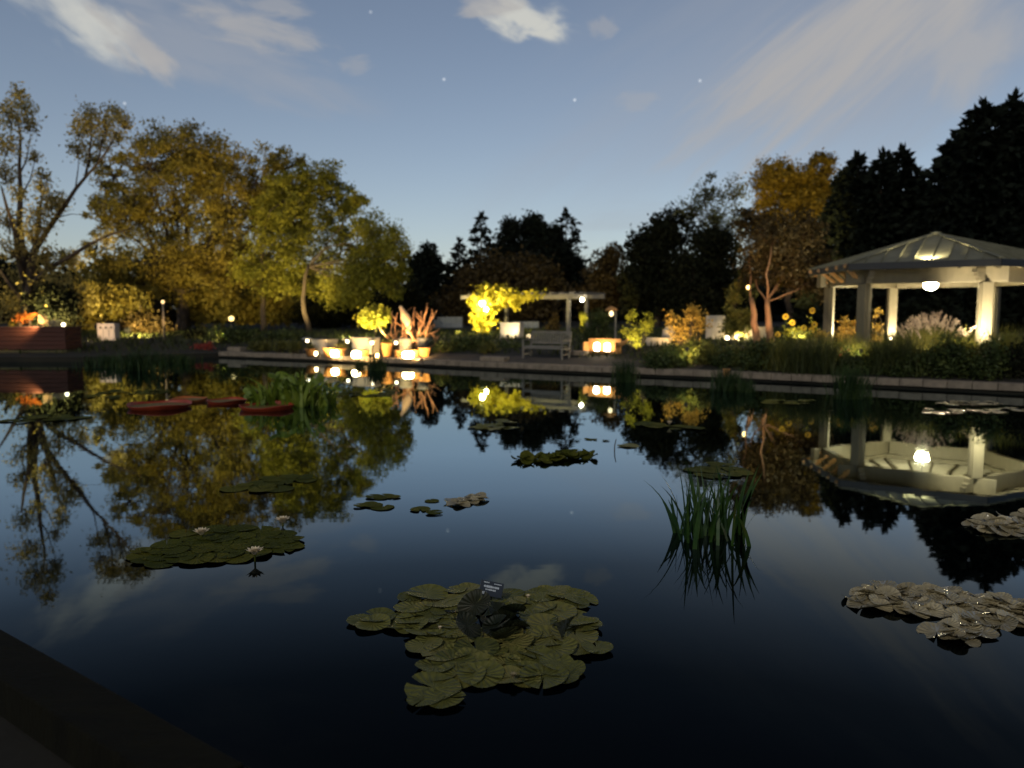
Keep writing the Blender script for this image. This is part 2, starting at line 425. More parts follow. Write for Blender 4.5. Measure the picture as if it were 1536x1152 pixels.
# ------------------------------------------------------------------ vegetation builders
def limb_path(a, b, rng, bend=.12, k=5, sag=.0):
    a = Vector(a); b = Vector(b); ln = (b - a).length
    off = Vector((rng.normal(), rng.normal(), rng.normal() * .5)) * ln * bend
    return [a.lerp(b, i / k) + off * math.sin(math.pi * i / k) + Vector((0, 0, -sag * ln * (i / k) ** 2)) + Vector((rng.normal(), rng.normal(), rng.normal())) * ln * .012 * (0 < i < k) for i in range(k + 1)]
def broadleaf(name, label, cat, base, blobs, mat, nclump, nleaf, lsize, seed, bark=BARK, tr=.22, fork=.35, droop=.15, crs=.2, twigs=.5, group=None, lean=0., inner=.42, trunks=None):
    """blobs are ellipsoids relative to the base"""
    rng = np.random.default_rng(seed)
    base = Vector(base); t = thing(name, label, cat, base, 0, group)
    P, cen, idx = clump_points(blobs, nclump, nleaf, rng, crs, inner)
    P = P[P[:, 2] > .05]
    raw('crown', leaf_quads(P, lsize, rng, droop), 4, mat, t)
    ztop = max(b[2] + b[5] * .5 for b in blobs)
    m = MB()
    for (ox, tx) in (trunks or [(0, lean)]):
        fk = Vector((tx, 0, ztop * fork))
        pth = limb_path((ox, 0, -.15), fk, rng, .03, 6)
        m.tube(pth, [tr * (1.35 if i == 0 else 1.08 - .5 * i / 6) for i in range(7)], 9)
        near = [b for b in blobs] if not trunks else [b for b in blobs if (abs(b[0] - tx) == min(abs(b[0] - q[1]) for q in trunks))]
        for b in near:
            c = Vector(b[:3]); r0 = tr * .5 * min(1, .35 + b[3] / 4)
            pth = limb_path(fk - Vector((0, 0, tr)), c, rng, .1, 6)
            m.tube(pth, [r0 * (1 - .72 * i / 6) for i in range(7)], 6)
    for c, i in zip(cen, idx):
        if rng.uniform() > twigs: continue
        b = blobs[i]; o = Vector(b[:3]); q = Vector(c)
        st = o.lerp(q, .05) + Vector((0, 0, -.1 * b[5]))
        m.tube(limb_path(st, q, rng, .12, 3), [tr * .14, tr * .1, tr * .06, tr * .025], 4, False)
    m.build('trunk', bark, t, True)
    return t
def conifer(name, label, base, h, rmax, mat, seed, layers=26, power=.8, droop=.25, nb=9, lsize=.45, bare=.06, group=None, ragged=.3, dens=9):
    rng = np.random.default_rng(seed); base = Vector(base)
    t = thing(name, label, 'tree', base, 0, group)
    MB().tube([(0, 0, -.1), (0, 0, h * .5), (0, 0, h * .985)], [h * .022, h * .013, h * .002], 8).build('trunk', BARK, t, True)
    PP = []; DD = []
    for k in range(layers):
        f = bare + (1 - bare) * (k + rng.uniform(-.3, .3)) / layers; f = min(.985, max(bare * .6, f))
        r = rmax * ((1 - f) ** power) + .12
        for j in range(nb):
            a = rng.uniform(0, 2 * math.pi); ln = r * rng.uniform(1 - ragged, 1 + ragged * .7)
            if ln < .1: continue
            d = np.array([math.cos(a), math.sin(a), 0.])
            n = max(4, int(ln * dens)); s = np.sqrt(rng.uniform(.03, 1, n))
            z = f * h + ln * (-droop * s + droop * .55 * s * s)
            p = d[None] * (s * ln)[:, None]; p[:, 2] = z
            p += rng.normal(size=p.shape) * np.array([.09, .09, .05]) * ln * .8
            PP.append(p); DD.append(np.repeat((d + np.array([0, 0, -.15]))[None], n, 0))
    n = 30; p = np.zeros((n, 3)); p[:, 2] = h * rng.uniform(.95, 1.0, n); PP.append(p); DD.append(np.repeat([[0, 0, 1.6]], n, 0))
    P = np.concatenate(PP); D = np.concatenate(DD)
    raw('crown', leaf_quads(P, lsize, rng, 0, .5, D * 1.4), 4, mat, t)
    return t
def shrub(name, label, cat, base, blobs, mat, n, lsize, seed, group=None, stems=True, droop=0., crs=.3, loose=.5, aspect=.55):
    rng = np.random.default_rng(seed); base = Vector(base); t = thing(name, label, cat, base, 0, group)
    P, cen, idx = clump_points(blobs, max(12, n // 14), 14, rng, crs, loose)
    P = P[P[:, 2] > .01]
    raw('foliage', leaf_quads(P, lsize, rng, droop, aspect), 4, mat, t)
    if stems:
        m = MB()
        for c in cen[::4]:
            m.tube(limb_path((c[0] * .15, c[1] * .15, -.05), c, rng, .08, 3), [.022, .016, .011, .005], 4, False)
        m.build('stem', BARK, t)
    return t
def blades(base_pts, h, w, rng, lean=.35, curl=.5, seg=5):
    """tapered arching grass blades as quads strips"""
    n = len(base_pts); a = rng.uniform(0, 2 * math.pi, n); H = h * rng.uniform(.55, 1.1, n); ln = lean * rng.uniform(.1, 1.2, n); W = w * rng.uniform(.7, 1.3, n)
    d = np.stack([np.cos(a), np.sin(a), np.zeros(n)], 1); sd = np.stack([-np.sin(a), np.cos(a), np.zeros(n)], 1)
    tw = rng.uniform(0, math.pi, n)[:, None]; sd = sd * np.cos(tw) + d * np.sin(tw)
    out = []; prev = None
    for i in range(seg + 1):
        s = i / seg
        c = base_pts + d * (H * ln * (s * .5 + curl * s * s))[:, None]; c = c + np.array([0, 0, 1.]) * (H * (s - curl * ln * .6 * s ** 3))[:, None]
        ww = (W * (1 - s ** 2.2) * .5 + .0008)[:, None]
        l, r_ = c - sd * ww, c + sd * ww
        if prev is not None: out.append(np.stack([prev[0], prev[1], r_, l], 1))
        prev = (l, r_)
    return np.concatenate(out).reshape(-1, 3)
def grass_clump(name, label, cat, base, rx, ry, h, w, n, mat, seed, lean=.35, curl=.5, group=None, part='blades'):
    rng = np.random.default_rng(seed); t = thing(name, label, cat, base, 0, group)
    q = rng.normal(size=(n, 2)) * .5; P = np.stack([q[:, 0] * rx, q[:, 1] * ry, np.full(n, -.03)], 1)
    raw(part, blades(P, h, w, rng, lean, curl), 4, mat, t)
    return t
def g(px, py, Y):                         # a base on the ground below a picture column
    p = pt(px, py, Y); return Vector((p.x, p.y, gz(p.x, p.y)))
def blob(px, py, Y, rx, rz, base, ry=None, dy=0.):   # an ellipsoid given where its centre shows; radii in picture pixels
    p = pt(px, py, Y + dy) - Vector(base); k = (Y + dy) / FPX
    return (p.x, p.y, p.z, rx * k, (ry or (rx + rz) / 2) * k, rz * k)
# ------------------------------------------------------------------ trees
AMBER = leafy('amber_leaves', [(.085, .060, .012), (.165, .124, .021), (.26, .198, .032), (.27, .22, .045), (.19, .172, .042), (.12, .092, .02)], .45, .35)
GOLDGREEN = leafy('olive_gold_leaves', [(.075, .080, .012), (.16, .160, .020), (.26, .235, .028), (.22, .22, .032), (.14, .145, .022)], .45, .4)
SPARSE = leafy('grey_green_leaves', [(.07, .075, .03), (.12, .12, .04), (.17, .155, .05)], .35)
BROWN = leafy('brown_leaves', [(.025, .018, .006), (.05, .034, .010), (.085, .055, .015)], .2)
GOLD = leafy('gold_leaves', [(.13, .085, .010), (.24, .16, .015), (.34, .22, .022)], .35)
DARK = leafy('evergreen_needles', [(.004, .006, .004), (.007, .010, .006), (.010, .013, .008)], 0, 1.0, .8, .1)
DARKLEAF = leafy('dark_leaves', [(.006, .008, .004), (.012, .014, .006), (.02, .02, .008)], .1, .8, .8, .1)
DGREEN = leafy('dark_green_leaves', [(.018, .03, .008), (.05, .068, .016), (.11, .12, .026)], .15, 2)
OLIVE = leafy('olive_leaves', [(.05, .054, .012), (.12, .115, .022), (.24, .20, .035)], .2, 2)

def cottonwood():
    Y = 39.; base = g(38, 500, Y); rng = np.random.default_rng(11)
    t = thing('cottonwood_tree', 'sparse half bare tree at the left edge with a long diagonal limb', 'tree', base)
    q = lambda x, y, dy=0: pt(x, y, Y + dy) - base
    def path(L, dy):
        k = len(L); return [q(x, y, dy * i / k) for i, (x, y) in enumerate(L)]
    m = MB()
    def limb(L, r0, r1, dy=0, n=8):
        P = path(L, dy); k = len(P) - 1
        m.tube(P, [r0 + (r1 - r0) * i / k for i in range(k + 1)], n)
    limb([(38, 512), (40, 470), (42, 440), (46, 405), (52, 374)], .28, .18)
    limb([(44, 412), (33, 370), (29, 330), (31, 290), (29, 250), (31, 205), (25, 170)], .2, .03, 1.5)
    limb([(41, 440), (28, 390), (22, 345), (10, 310), (2, 280)], .17, .04, -2)
    limb([(50, 380), (68, 350), (85, 326), (100, 304), (113, 284), (128, 266), (146, 246), (162, 224), (176, 198)], .15, .025, -1.5)
    limb([(128, 266), (134, 235), (137, 205), (133, 180)], .07, .015, -1.5)
    limb([(146, 246), (153, 215), (158, 180)], .06, .012, -1); limb([(113, 284), (117, 255), (119, 225)], .04, .01, -1)
    limb([(52, 374), (58, 330), (62, 300), (72, 266)], .12, .02, 2); limb([(85, 326), (108, 321), (130, 323)], .03, .008, -2)
    limb([(44, 430), (70, 405), (100, 388), (135, 366), (165, 352), (196, 343)], .15, .03, -3)
    limb([(30, 260), (40, 240), (46, 200)], .05, .012, 1); limb([(29, 300), (45, 270), (54, 235)], .05, .012, 1.5)
    limb([(35, 450), (10, 420), (-20, 380)], .15, .04, -1)
    CL = [(128, 186, 13), (136, 168, 9), (158, 186, 15), (172, 170, 12), (186, 184, 9), (150, 212, 15), (116, 222, 11), (134, 236, 8), (118, 196, 9), (176, 205, 9),
          (16, 170, 17), (38, 160, 10), (8, 215, 18), (44, 186, 11), (8, 260, 15), (28, 290, 9), (60, 278, 8), (76, 300, 16), (60, 326, 17), (88, 306, 9), (14, 332, 14),
          (20, 372, 14), (72, 385, 15), (45, 425, 26), (90, 428, 24), (115, 452, 22), (25, 460, 24), (30, 140, 8), (52, 236, 7), (48, 350, 12), (66, 262, 7), (110, 390, 12), (160, 356, 10)]
    P = []
    for x, y, r in CL:
        c = q(x, y, rng.uniform(-2, 2)); n = int(6.5 * r + .5 * r * r)
        P.append(np.array(c)[None] + rng.normal(size=(n, 3)) * r * Y / FPX * np.array([.55, .9, .6]))
        for k in range(4):
            e = Vector(P[-1][k]); m.tube([c + Vector((0, 0, -r * Y / FPX)), (c + e) / 2, e], [.03, .02, .008], 4, False)
    raw('crown', leaf_quads(np.concatenate([np.repeat(q_, 2, 0) + rng.normal(size=(2 * len(q_), 3)) * .09 for q_ in P]), .17, rng, .2), 4, leafy('pale_amber_leaves', [(.18, .145, .05), (.30, .24, .07), (.38, .31, .10), (.28, .26, .10)], .45, .5), t)
    m.build('trunk', BARK, t, True)
cottonwood()

def pxtree(name, label, px, py, Y, BL, mat, ncl, nl, ls, seed, **k):
    base = g(px, py, Y); rng = np.random.default_rng(seed + 99)
    bl = [blob(x, y, Y, rx, rz, base, None, rng.uniform(-1, 1) * max(rx, rz) * Y / FPX * .55) for x, y, rx, rz in BL]
    return broadleaf(name, label, 'tree', base, bl, mat, ncl, nl, ls, seed, **k)
pxtree('cottonwood_tree', 'tallest broad golden tree of the left bank with a full rounded crown', 272, 517, 50.,
       [(270, 232, 70, 46), (222, 248, 42, 40), (172, 262, 30, 36), (158, 330, 26, 40), (420, 250, 34, 34), (415, 310, 40, 46), (325, 252, 52, 40), (196, 312, 46, 44), (265, 320, 70, 60), (345, 318, 60, 58), (385, 272, 32, 38), (240, 392, 84, 48), (330, 395, 78, 52), (150, 392, 42, 36), (186, 425, 62, 34), (285, 432, 60, 28)],
       AMBER, 820, 84, .205, 21, tr=.42, fork=.28, crs=.125, inner=.36)
pxtree('cottonwood_tree', 'olive gold tree standing right of the tallest golden tree', 397, 515, 47.,
       [(480, 272, 34, 30), (440, 282, 38, 36), (508, 306, 26, 36), (535, 318, 24, 28), (530, 370, 30, 40), (430, 330, 40, 44), (452, 340, 50, 46), (405, 400, 50, 46), (470, 400, 48, 46), (516, 345, 18, 30), (400, 335, 34, 38)],
       GOLDGREEN, 430, 74, .19, 22, tr=.17, fork=.42, crs=.14, inner=.36)
pxtree('willow_tree', 'thin leaved drooping tree at the right end of the left bank trees', 466, 510, 44.,
       [(552, 338, 32, 24), (590, 360, 28, 26), (565, 372, 34, 30), (540, 425, 36, 30), (560, 402, 44, 36), (520, 430, 36, 34), (592, 420, 20, 32), (605, 390, 10, 26), (535, 300, 12, 12)],
       GOLDGREEN, 320, 56, .165, 23, tr=.15, fork=.5, crs=.2, droop=.9, twigs=.8)
pxtree('understory_tree', 'small amber lit tree with low branches behind the white cabinet', 170, 512, 45.,
       [(140, 455, 36, 30), (110, 478, 22, 22), (185, 455, 34, 24), (128, 490, 24, 16)], AMBER, 130, 40, .24, 24, tr=.12, fork=.3)
pxtree('understory_tree', 'round black shrub tree left of the amber lit foliage', 82, 500, 36.,
       [(80, 450, 28, 24), (95, 462, 22, 24), (62, 462, 20, 24)], DARKLEAF, 120, 50, .2, 25, tr=.1, fork=.3)
pxtree('understory_tree', 'dark green tree between the willow and the topiary', 530, 510, 52., [(520, 468, 44, 24), (480, 475, 34, 22), (565, 470, 40, 26), (610, 460, 34, 34)], DARKLEAF, 220, 45, .28, 26, tr=.16, fork=.3)

pxtree('understory_tree', 'low amber brown tree between the two thin trunks of the left bank', 335, 512, 52., [(330, 455, 40, 26), (370, 462, 34, 24), (300, 470, 26, 20), (420, 465, 30, 22)], AMBER, 200, 40, .28, 27, tr=.14, fork=.3)
pxtree('understory_tree', 'low brown bush tree below the tallest golden tree', 225, 514, 55., [(220, 470, 40, 24), (255, 480, 30, 20), (180, 480, 30, 22)], BROWN, 160, 40, .28, 28, tr=.14, fork=.3)
# far dark trees in the middle
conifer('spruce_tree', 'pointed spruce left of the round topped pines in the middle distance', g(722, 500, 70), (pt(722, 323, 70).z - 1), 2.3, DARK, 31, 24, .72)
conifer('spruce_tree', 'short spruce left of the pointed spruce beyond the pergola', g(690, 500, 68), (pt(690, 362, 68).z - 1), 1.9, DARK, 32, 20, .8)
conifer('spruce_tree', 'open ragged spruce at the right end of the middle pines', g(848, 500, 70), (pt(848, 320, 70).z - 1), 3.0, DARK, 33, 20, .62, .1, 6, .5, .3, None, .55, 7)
for i, (x, y, b, lab) in enumerate([
        (640, 505, [(642, 385, 24, 18), (628, 405, 20, 22), (655, 400, 20, 14), (640, 440, 32, 34)], 'small flat topped pine right of the left bank trees'),
        (762, 500, [(765, 348, 18, 20), (760, 375, 24, 24), (770, 400, 30, 30)], 'leftmost of the round topped pines beyond the pergola'),
        (800, 500, [(797, 342, 18, 20), (810, 362, 20, 24), (795, 385, 28, 30)], 'middle one of the round topped pines beyond the pergola'),
        (832, 500, [(828, 356, 16, 18), (836, 378, 24, 22), (842, 405, 28, 28)], 'rightmost of the round topped pines beyond the pergola')]):
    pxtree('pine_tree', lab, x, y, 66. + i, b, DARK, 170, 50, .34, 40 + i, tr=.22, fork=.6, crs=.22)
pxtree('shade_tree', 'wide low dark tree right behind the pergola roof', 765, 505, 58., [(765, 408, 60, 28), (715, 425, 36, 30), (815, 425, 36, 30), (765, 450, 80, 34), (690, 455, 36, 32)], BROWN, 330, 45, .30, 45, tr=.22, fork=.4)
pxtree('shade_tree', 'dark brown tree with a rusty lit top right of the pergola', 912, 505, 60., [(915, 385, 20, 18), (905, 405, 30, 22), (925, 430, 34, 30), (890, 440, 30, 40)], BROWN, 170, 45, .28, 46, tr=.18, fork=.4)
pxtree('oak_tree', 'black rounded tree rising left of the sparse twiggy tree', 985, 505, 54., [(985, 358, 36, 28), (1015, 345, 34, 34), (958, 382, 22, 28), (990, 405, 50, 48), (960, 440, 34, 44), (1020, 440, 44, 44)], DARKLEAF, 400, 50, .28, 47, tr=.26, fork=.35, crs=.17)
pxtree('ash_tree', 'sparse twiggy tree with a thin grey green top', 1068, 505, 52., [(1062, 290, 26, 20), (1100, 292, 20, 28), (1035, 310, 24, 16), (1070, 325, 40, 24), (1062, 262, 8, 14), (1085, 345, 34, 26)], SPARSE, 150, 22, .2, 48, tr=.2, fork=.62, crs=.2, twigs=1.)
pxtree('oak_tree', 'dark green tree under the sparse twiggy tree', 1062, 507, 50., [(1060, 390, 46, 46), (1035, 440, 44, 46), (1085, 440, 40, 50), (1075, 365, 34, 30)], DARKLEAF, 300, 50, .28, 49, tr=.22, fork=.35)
pxtree('poplar_tree', 'tall gold topped tree beside the black conifers', 1190, 505, 58.,
       [(1160, 272, 28, 36), (1232, 258, 18, 32), (1195, 280, 30, 34), (1215, 290, 34, 34), (1150, 320, 24, 28), (1200, 325, 46, 36), (1240, 300, 14, 26), (1180, 380, 44, 44), (1175, 255, 12, 18)],
       GOLD, 760, 56, .21, 50, tr=.24, fork=.5, crs=.14, twigs=.8)
pxtree('twin_trunk_tree', 'brown leaved tree on two red lit trunks left of the pavilion', 1144, 510, 30.,
       [(1160, 352, 42, 34), (1138, 395, 36, 34), (1192, 398, 42, 40), (1208, 348, 26, 36), (1120, 335, 18, 22), (1230, 410, 26, 40)], BROWN, 330, 36, .15, 51, bark=REDBARK, tr=.15, fork=.36, crs=.18, trunks=[(-.22, -.50), (.33, .12)])
pxtree('small_pine_tree', 'small yellow green lit conifer left of the red lit trunks', 1100, 508, 32.,
       [(1100, 455, 12, 14), (1110, 475, 20, 14), (1105, 492, 24, 12), (1095, 440, 10, 10), (1112, 425, 16, 12)], OLIVE, 90, 40, .13, 52, tr=.07, fork=.5)
for i, (x, top, Y, r, lab) in enumerate([
        (1256, 262, 50, 2.0, 'black conifer touching the gold topped tree'),
        (1276, 236, 49, 1.9, 'blunt topped black conifer, second right of the gold topped tree'),
        (1312, 231, 48, 2.0, 'black conifer left of the sharpest spire behind the pavilion roof'),
        (1341, 226, 49, 1.9, 'sharpest black spire above the left of the pavilion roof'),
        (1364, 262, 48, 1.7, 'low black conifer at the notch of open sky'),
        (1384, 292, 46, 1.6, 'lowest black conifer in the dip above the pavilion roof'),
        (1420, 208, 43, 2.4, 'black conifer with ragged boughs right of the open sky notch'),
        (1455, 157, 41, 2.5, 'tall pointed black conifer above the pavilion apex'),
        (1500, 148, 41, 2.6, 'tallest black conifer at the upper right'),
        (1537, 172, 42, 2.8, 'black conifer at the right edge'),
        (1600, 150, 42, 2.8, 'black conifer beyond the right edge')]):
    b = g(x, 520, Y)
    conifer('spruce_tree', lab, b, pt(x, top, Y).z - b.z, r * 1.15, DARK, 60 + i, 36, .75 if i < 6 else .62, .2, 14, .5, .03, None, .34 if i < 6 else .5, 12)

def far_woods():
    rng = np.random.default_rng(5); P = []
    for k in range(620):
        x = rng.uniform(-95, 95); y = 78 + rng.uniform(-5, 8) - abs(x) * .12; h = rng.uniform(2.5, 5.5) + (1.5 if x < -25 or x > 35 else 0)
        n = 42; q = rng.normal(size=(n, 3)) * np.array([1.4, 1.2, .4]); q[:, 2] = np.abs(rng.uniform(0, 1, n)) * h
        P.append(q + np.array([x, y, .8]))
    for k in range(150):
        y = rng.uniform(-30, 75); s = rng.choice([-1, 1]); x = s * (62 + rng.uniform(0, 8)); h = rng.uniform(4, 9); n = 40
        q = rng.normal(size=(n, 3)) * np.array([1.6, 1.6, .4]); q[:, 2] = rng.uniform(0, 1, n) * h; P.append(q + np.array([x, y, .8]))
    tag(raw('far_woods', leaf_quads(np.concatenate(P), 1.1, rng, 0, .8), 4, DARK), 'dark woodland closing the view behind the garden', 'woods', kind='stuff')
far_woods()

# ------------------------------------------------------------------ shrubs and beds on the far bank
def pxshrub(name, label, cat, px, py, Y, BL, mat, n, ls, seed, **k):
    base = g(px, py, Y); return shrub(name, label, cat, base, [blob(x, y, Y, rx, rz, base) for x, y, rx, rz in BL], mat, n, ls, seed, **k)
YEL = leafy('lit_yellow_leaves', [(.20, .19, .02), (.36, .33, .03), (.48, .42, .05)], .35, 2.5)
GOLDSH = leafy('straw_leaves', [(.14, .10, .02), (.30, .20, .04), (.44, .29, .07)], .3, 3)
RUSTY = leafy('rust_leaves', [(.12, .04, .015), (.20, .08, .025), (.30, .13, .04)], .2, 2)
def bank():
    D = 'dark_shrub'
    L = [
        ('mound_shrub', 'brown lit bushy mound behind the small ground floodlight', 'shrub', 215, 512, 43, [(215, 488, 32, 20), (195, 495, 20, 14), (240, 495, 18, 14)], BROWN, 2200, .17),
        ('mound_shrub', 'low dark bush below the globe lamp', 'shrub', 350, 520, 37, [(345, 505, 34, 13), (375, 505, 26, 11)], DGREEN, 2200, .13),
        ('mound_shrub', 'dark arching bush right of the tall lit pole', 'shrub', 300, 518, 40, [(300, 505, 24, 12), (285, 512, 18, 9)], DARKLEAF, 1500, .15),
        ('mound_shrub', 'rounded olive mound at the left end of the coping', 'shrub', 392, 526, 33.5, [(392, 519, 18, 8), (385, 521, 12, 6)], OLIVE, 1300, .08),
        ('mound_shrub', 'second small olive mound right of the coping end', 'shrub', 421, 527, 32.8, [(421, 519, 11, 8)], OLIVE, 700, .08),
        ('mound_shrub', 'small dark mound left of the lit white planters', 'shrub', 443, 528, 32, [(443, 520, 10, 8)], OLIVE, 650, .08),
        ('mound_shrub', 'dark bush behind the mounds at the coping end', 'shrub', 425, 518, 38, [(425, 507, 34, 9)], DGREEN, 1500, .12),
        ('mound_shrub', 'black green bush right of the bare orange branches', 'shrub', 672, 540, 30, [(668, 525, 26, 14), (692, 520, 22, 15), (650, 528, 10, 9)], DGREEN, 2600, .10),
        ('mound_shrub', 'dark bush in front of the vine covered post', 'shrub', 708, 540, 30.5, [(708, 520, 18, 16), (725, 515, 18, 12)], DGREEN, 1700, .10),
        ('mound_shrub', 'small yellow green bush beside the low stone slab', 'shrub', 733, 540, 29, [(733, 526, 14, 11)], OLIVE, 1000, .08),
        ('mound_shrub', 'dark low bush left of the bench', 'shrub', 768, 538, 30, [(768, 524, 22, 9)], DGREEN, 1100, .09),
        ('mound_shrub', 'brown leafy plant behind the bench back', 'shrub', 829, 520, 40, [(829, 490, 9, 14), (834, 478, 6, 6)], BROWN, 500, .13),
        ('clipped_shrub', 'tall clipped dark green shrub left of the hooded lamp', 'shrub', 893, 528, 31, [(893, 500, 19, 24), (900, 482, 16, 20), (886, 510, 16, 16)], DGREEN, 4200, .08),
        ('mound_shrub', 'low green bush right of the lit planter', 'shrub', 1010, 545, 25, [(1010, 532, 30, 9), (1050, 528, 26, 10), (980, 537, 18, 8)], DGREEN, 2600, .09),
        ('mound_shrub', 'brown tinted mound above the coping in front of the gravel glow', 'shrub', 1065, 556, 24, [(1062, 536, 22, 14)], OLIVE, 1600, .08),
        ('mound_shrub', 'dark mound left of the large round grass', 'shrub', 1120, 556, 24, [(1120, 540, 30, 15), (1100, 528, 18, 10)], OLIVE, 2300, .08),
        ('mound_shrub', 'dark reddish bush under the pavilion beside the round grass', 'shrub', 1280, 568, 21.5, [(1282, 545, 22, 13), (1265, 552, 16, 12)], DGREEN, 2000, .08),
        ('mound_shrub', 'leafy bush below the pink plumed grass', 'shrub', 1395, 575, 20.4, [(1395, 545, 26, 20), (1420, 550, 20, 18)], DGREEN, 2400, .09),
        ('mound_shrub', 'black bush at the right end below the lit pavilion post', 'shrub', 1512, 590, 19.6, [(1515, 560, 30, 26), (1540, 540, 30, 30)], DARKLEAF, 2600, .10),
        ('mound_shrub', 'low bush in front of the lit pavilion post', 'shrub', 1460, 580, 20., [(1462, 560, 22, 14)], DGREEN, 1500, .08),
    ]
    for i, (n, lab, c, x, y, Y, B, m, k, ls) in enumerate(L):
        pxshrub(n, lab, c, x, y, Y, B, m, k, ls, 200 + i)
    for i, (x, y, Y, rx, rz, m_, lab) in enumerate([
            (1000, 556, 24.0, 34, 11, DGREEN, 'flat green mat of leaves behind the coping right of the boat shaped planter'),
            (1045, 552, 24.4, 26, 14, OLIVE, 'olive bush behind the coping below the orange tinted shrub'),
            (1090, 552, 23.6, 22, 16, DGREEN, 'dark leafy bush behind the coping just left of the clay urn'),
            (1135, 556, 22.8, 24, 15, DGREEN, 'dark leafy bush behind the coping right of the clay urn'),
            (1165, 545, 24.2, 24, 16, OLIVE, 'olive bush in the bed below the daisies'),
            (1200, 542, 24.4, 20, 12, OLIVE, 'small olive bush just above the large round grass mound'),
            (1265, 552, 22.4, 18, 12, OLIVE, 'yellow green plant beside the red blossom'),
            (1302, 556, 21.4, 22, 17, DGREEN, 'dark plant with broad leaves below the dark front post'),
            (1340, 540, 23.0, 30, 14, OLIVE, 'olive grass like bush at the foot of the back post'),
            (1365, 562, 20.6, 28, 20, DGREEN, 'deep green bush at the coping below the pink plumes'),
            (1425, 562, 20.2, 26, 22, DGREEN, 'deep green bush at the coping left of the brightest post'),
            (1440, 540, 22.4, 24, 14, OLIVE, 'olive bush between the pink plumes and the brightest post'),
            (1480, 570, 19.6, 28, 18, DGREEN, 'dark bush at the coping under the brightest post'),
            (1525, 535, 21.6, 26, 22, OLIVE, 'olive lit bush at the right edge of the picture beside the brightest post')]):
        base = g(x, y, Y); rz *= (.7, 1.35, .8, 1.7, .9, 2.0, .75)[i % 7]; rx *= (1.1, .8, 1, .7, 1.1, .75, 1)[i % 7]
        shrub('mound_shrub', lab, 'shrub', base, [(0, 0, rz * Y / FPX * .75, rx * Y / FPX, rx * .8 * Y / FPX, rz * Y / FPX), (rx * .5 * Y / FPX, .1, rz * .5 * Y / FPX, rx * .6 * Y / FPX, .4, rz * .9 * Y / FPX), (-rx * .5 * Y / FPX, -.1, rz * .4 * Y / FPX, rx * .6 * Y / FPX, .4, rz * .7 * Y / FPX)], m_, 2400, (.10, .14, .08)[i % 3], 280 + i, crs=.36, loose=.62, aspect=(.55, .35, .7)[i % 3])
    # loose lit shrubs
    pxshrub('flowering_shrub', 'upright yellow lit shrub right of the lit planter', 'shrub', 955, 533, 27.5, [(953, 505, 7, 22), (946, 475, 6, 12), (970, 490, 7, 18), (940, 498, 5, 10), (975, 478, 5, 8)], YEL, 900, .10, 240, loose=.8)
    pxshrub('flowering_shrub', 'wide orange tinted shrub with blossom heads left of the gravel glow', 'shrub', 1025, 525, 28.5, [(1025, 495, 22, 20), (1040, 470, 16, 12), (1008, 478, 8, 12), (1050, 485, 12, 14)], GOLDSH, 1300, .11, 241, loose=.8)
    pxshrub('flowering_shrub', 'golden shrub between the two left pavilion posts', 'shrub', 1270, 520, 25.5, [(1262, 500, 6, 20), (1275, 498, 8, 20), (1285, 485, 4, 10), (1268, 482, 4, 10)], GOLDSH, 700, .12, 242, loose=.8, aspect=.3)
    pxshrub('flowering_shrub', 'thin golden plant between the dark post and the back post', 'shrub', 1318, 522, 26.5, [(1316, 490, 5, 16), (1318, 470, 4, 8), (1314, 508, 5, 10)], GOLDSH, 260, .12, 243, loose=.8, aspect=.3)
    pxshrub('flowering_shrub', 'low pale green lit herb under the yellow flower heads', 'shrub', 1205, 522, 25.5, [(1200, 503, 12, 13), (1188, 506, 10, 10), (1218, 508, 12, 9)], YEL, 1000, .09, 244, loose=.8)
    pxshrub('flowering_shrub', 'amber lit shrub against the outer side of the left pavilion post', 'shrub', 1232, 522, 25.0, [(1230, 507, 9, 12)], GOLDSH, 420, .09, 245, loose=.8)
    # round grass mounds
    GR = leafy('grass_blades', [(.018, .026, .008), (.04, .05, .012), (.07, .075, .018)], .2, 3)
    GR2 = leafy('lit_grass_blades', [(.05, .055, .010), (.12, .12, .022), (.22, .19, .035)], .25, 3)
    for i, (x, y, Y, rx, h, m, lab) in enumerate([
            (1222, 566, 21.8, .85, 1.25, GR, 'large round dark grass mound left below the pavilion'),
            (1180, 560, 22.6, .7, 1.0, GR2, 'olive lit grass tuft left of the large round grass mound'),
            (1250, 545, 23.2, .8, 1.0, GR2, 'olive grass at the foot of the left pavilion post'),
            (1345, 572, 21., .8, 1.2, GR, 'dark grass mound below the back post of the pavilion'),
            (1310, 550, 22., .7, .85, GR2, 'pale olive grass below the dark front post of the pavilion'),
            (1440, 560, 20.8, .7, 1.05, GR2, 'olive grass tuft left of the lit pavilion post'),
            (1505, 560, 20.4, .7, 1.3, GR2, 'tall olive grass right of the lit pavilion post'),
            (1150, 545, 24.5, .6, .5, GR2, 'short lit grass below the two red trunks'),
            (1040, 540, 26.5, .7, .35, GR2, 'short bright grass in front of the orange tinted shrub')]):
        grass_clump('grass_mound', lab, 'grass plant', g(x, y, Y), rx, rx * .8, h, .012, 900, m, 260 + i, .6, .6)
    # pink plumed fountain grass
    rng = np.random.default_rng(77); base = g(1392, 545, 22.4)
    t = thing('fountain_grass', 'wide clump of fountain grass with pale pink plumes inside the pavilion view', 'grass plant', base)
    q = rng.normal(size=(1500, 2)) * np.array([.42, .28]); Pb = np.stack([q[:, 0], q[:, 1], np.zeros(1500)], 1)
    raw('blades', blades(Pb, 1.05, .012, rng, .55, .5), 4, GR2, t)
    PL = leafy('plume', [(.30, .22, .18), (.42, .32, .26), (.52, .42, .34)], .35, 3)
    P = []; Dd = []
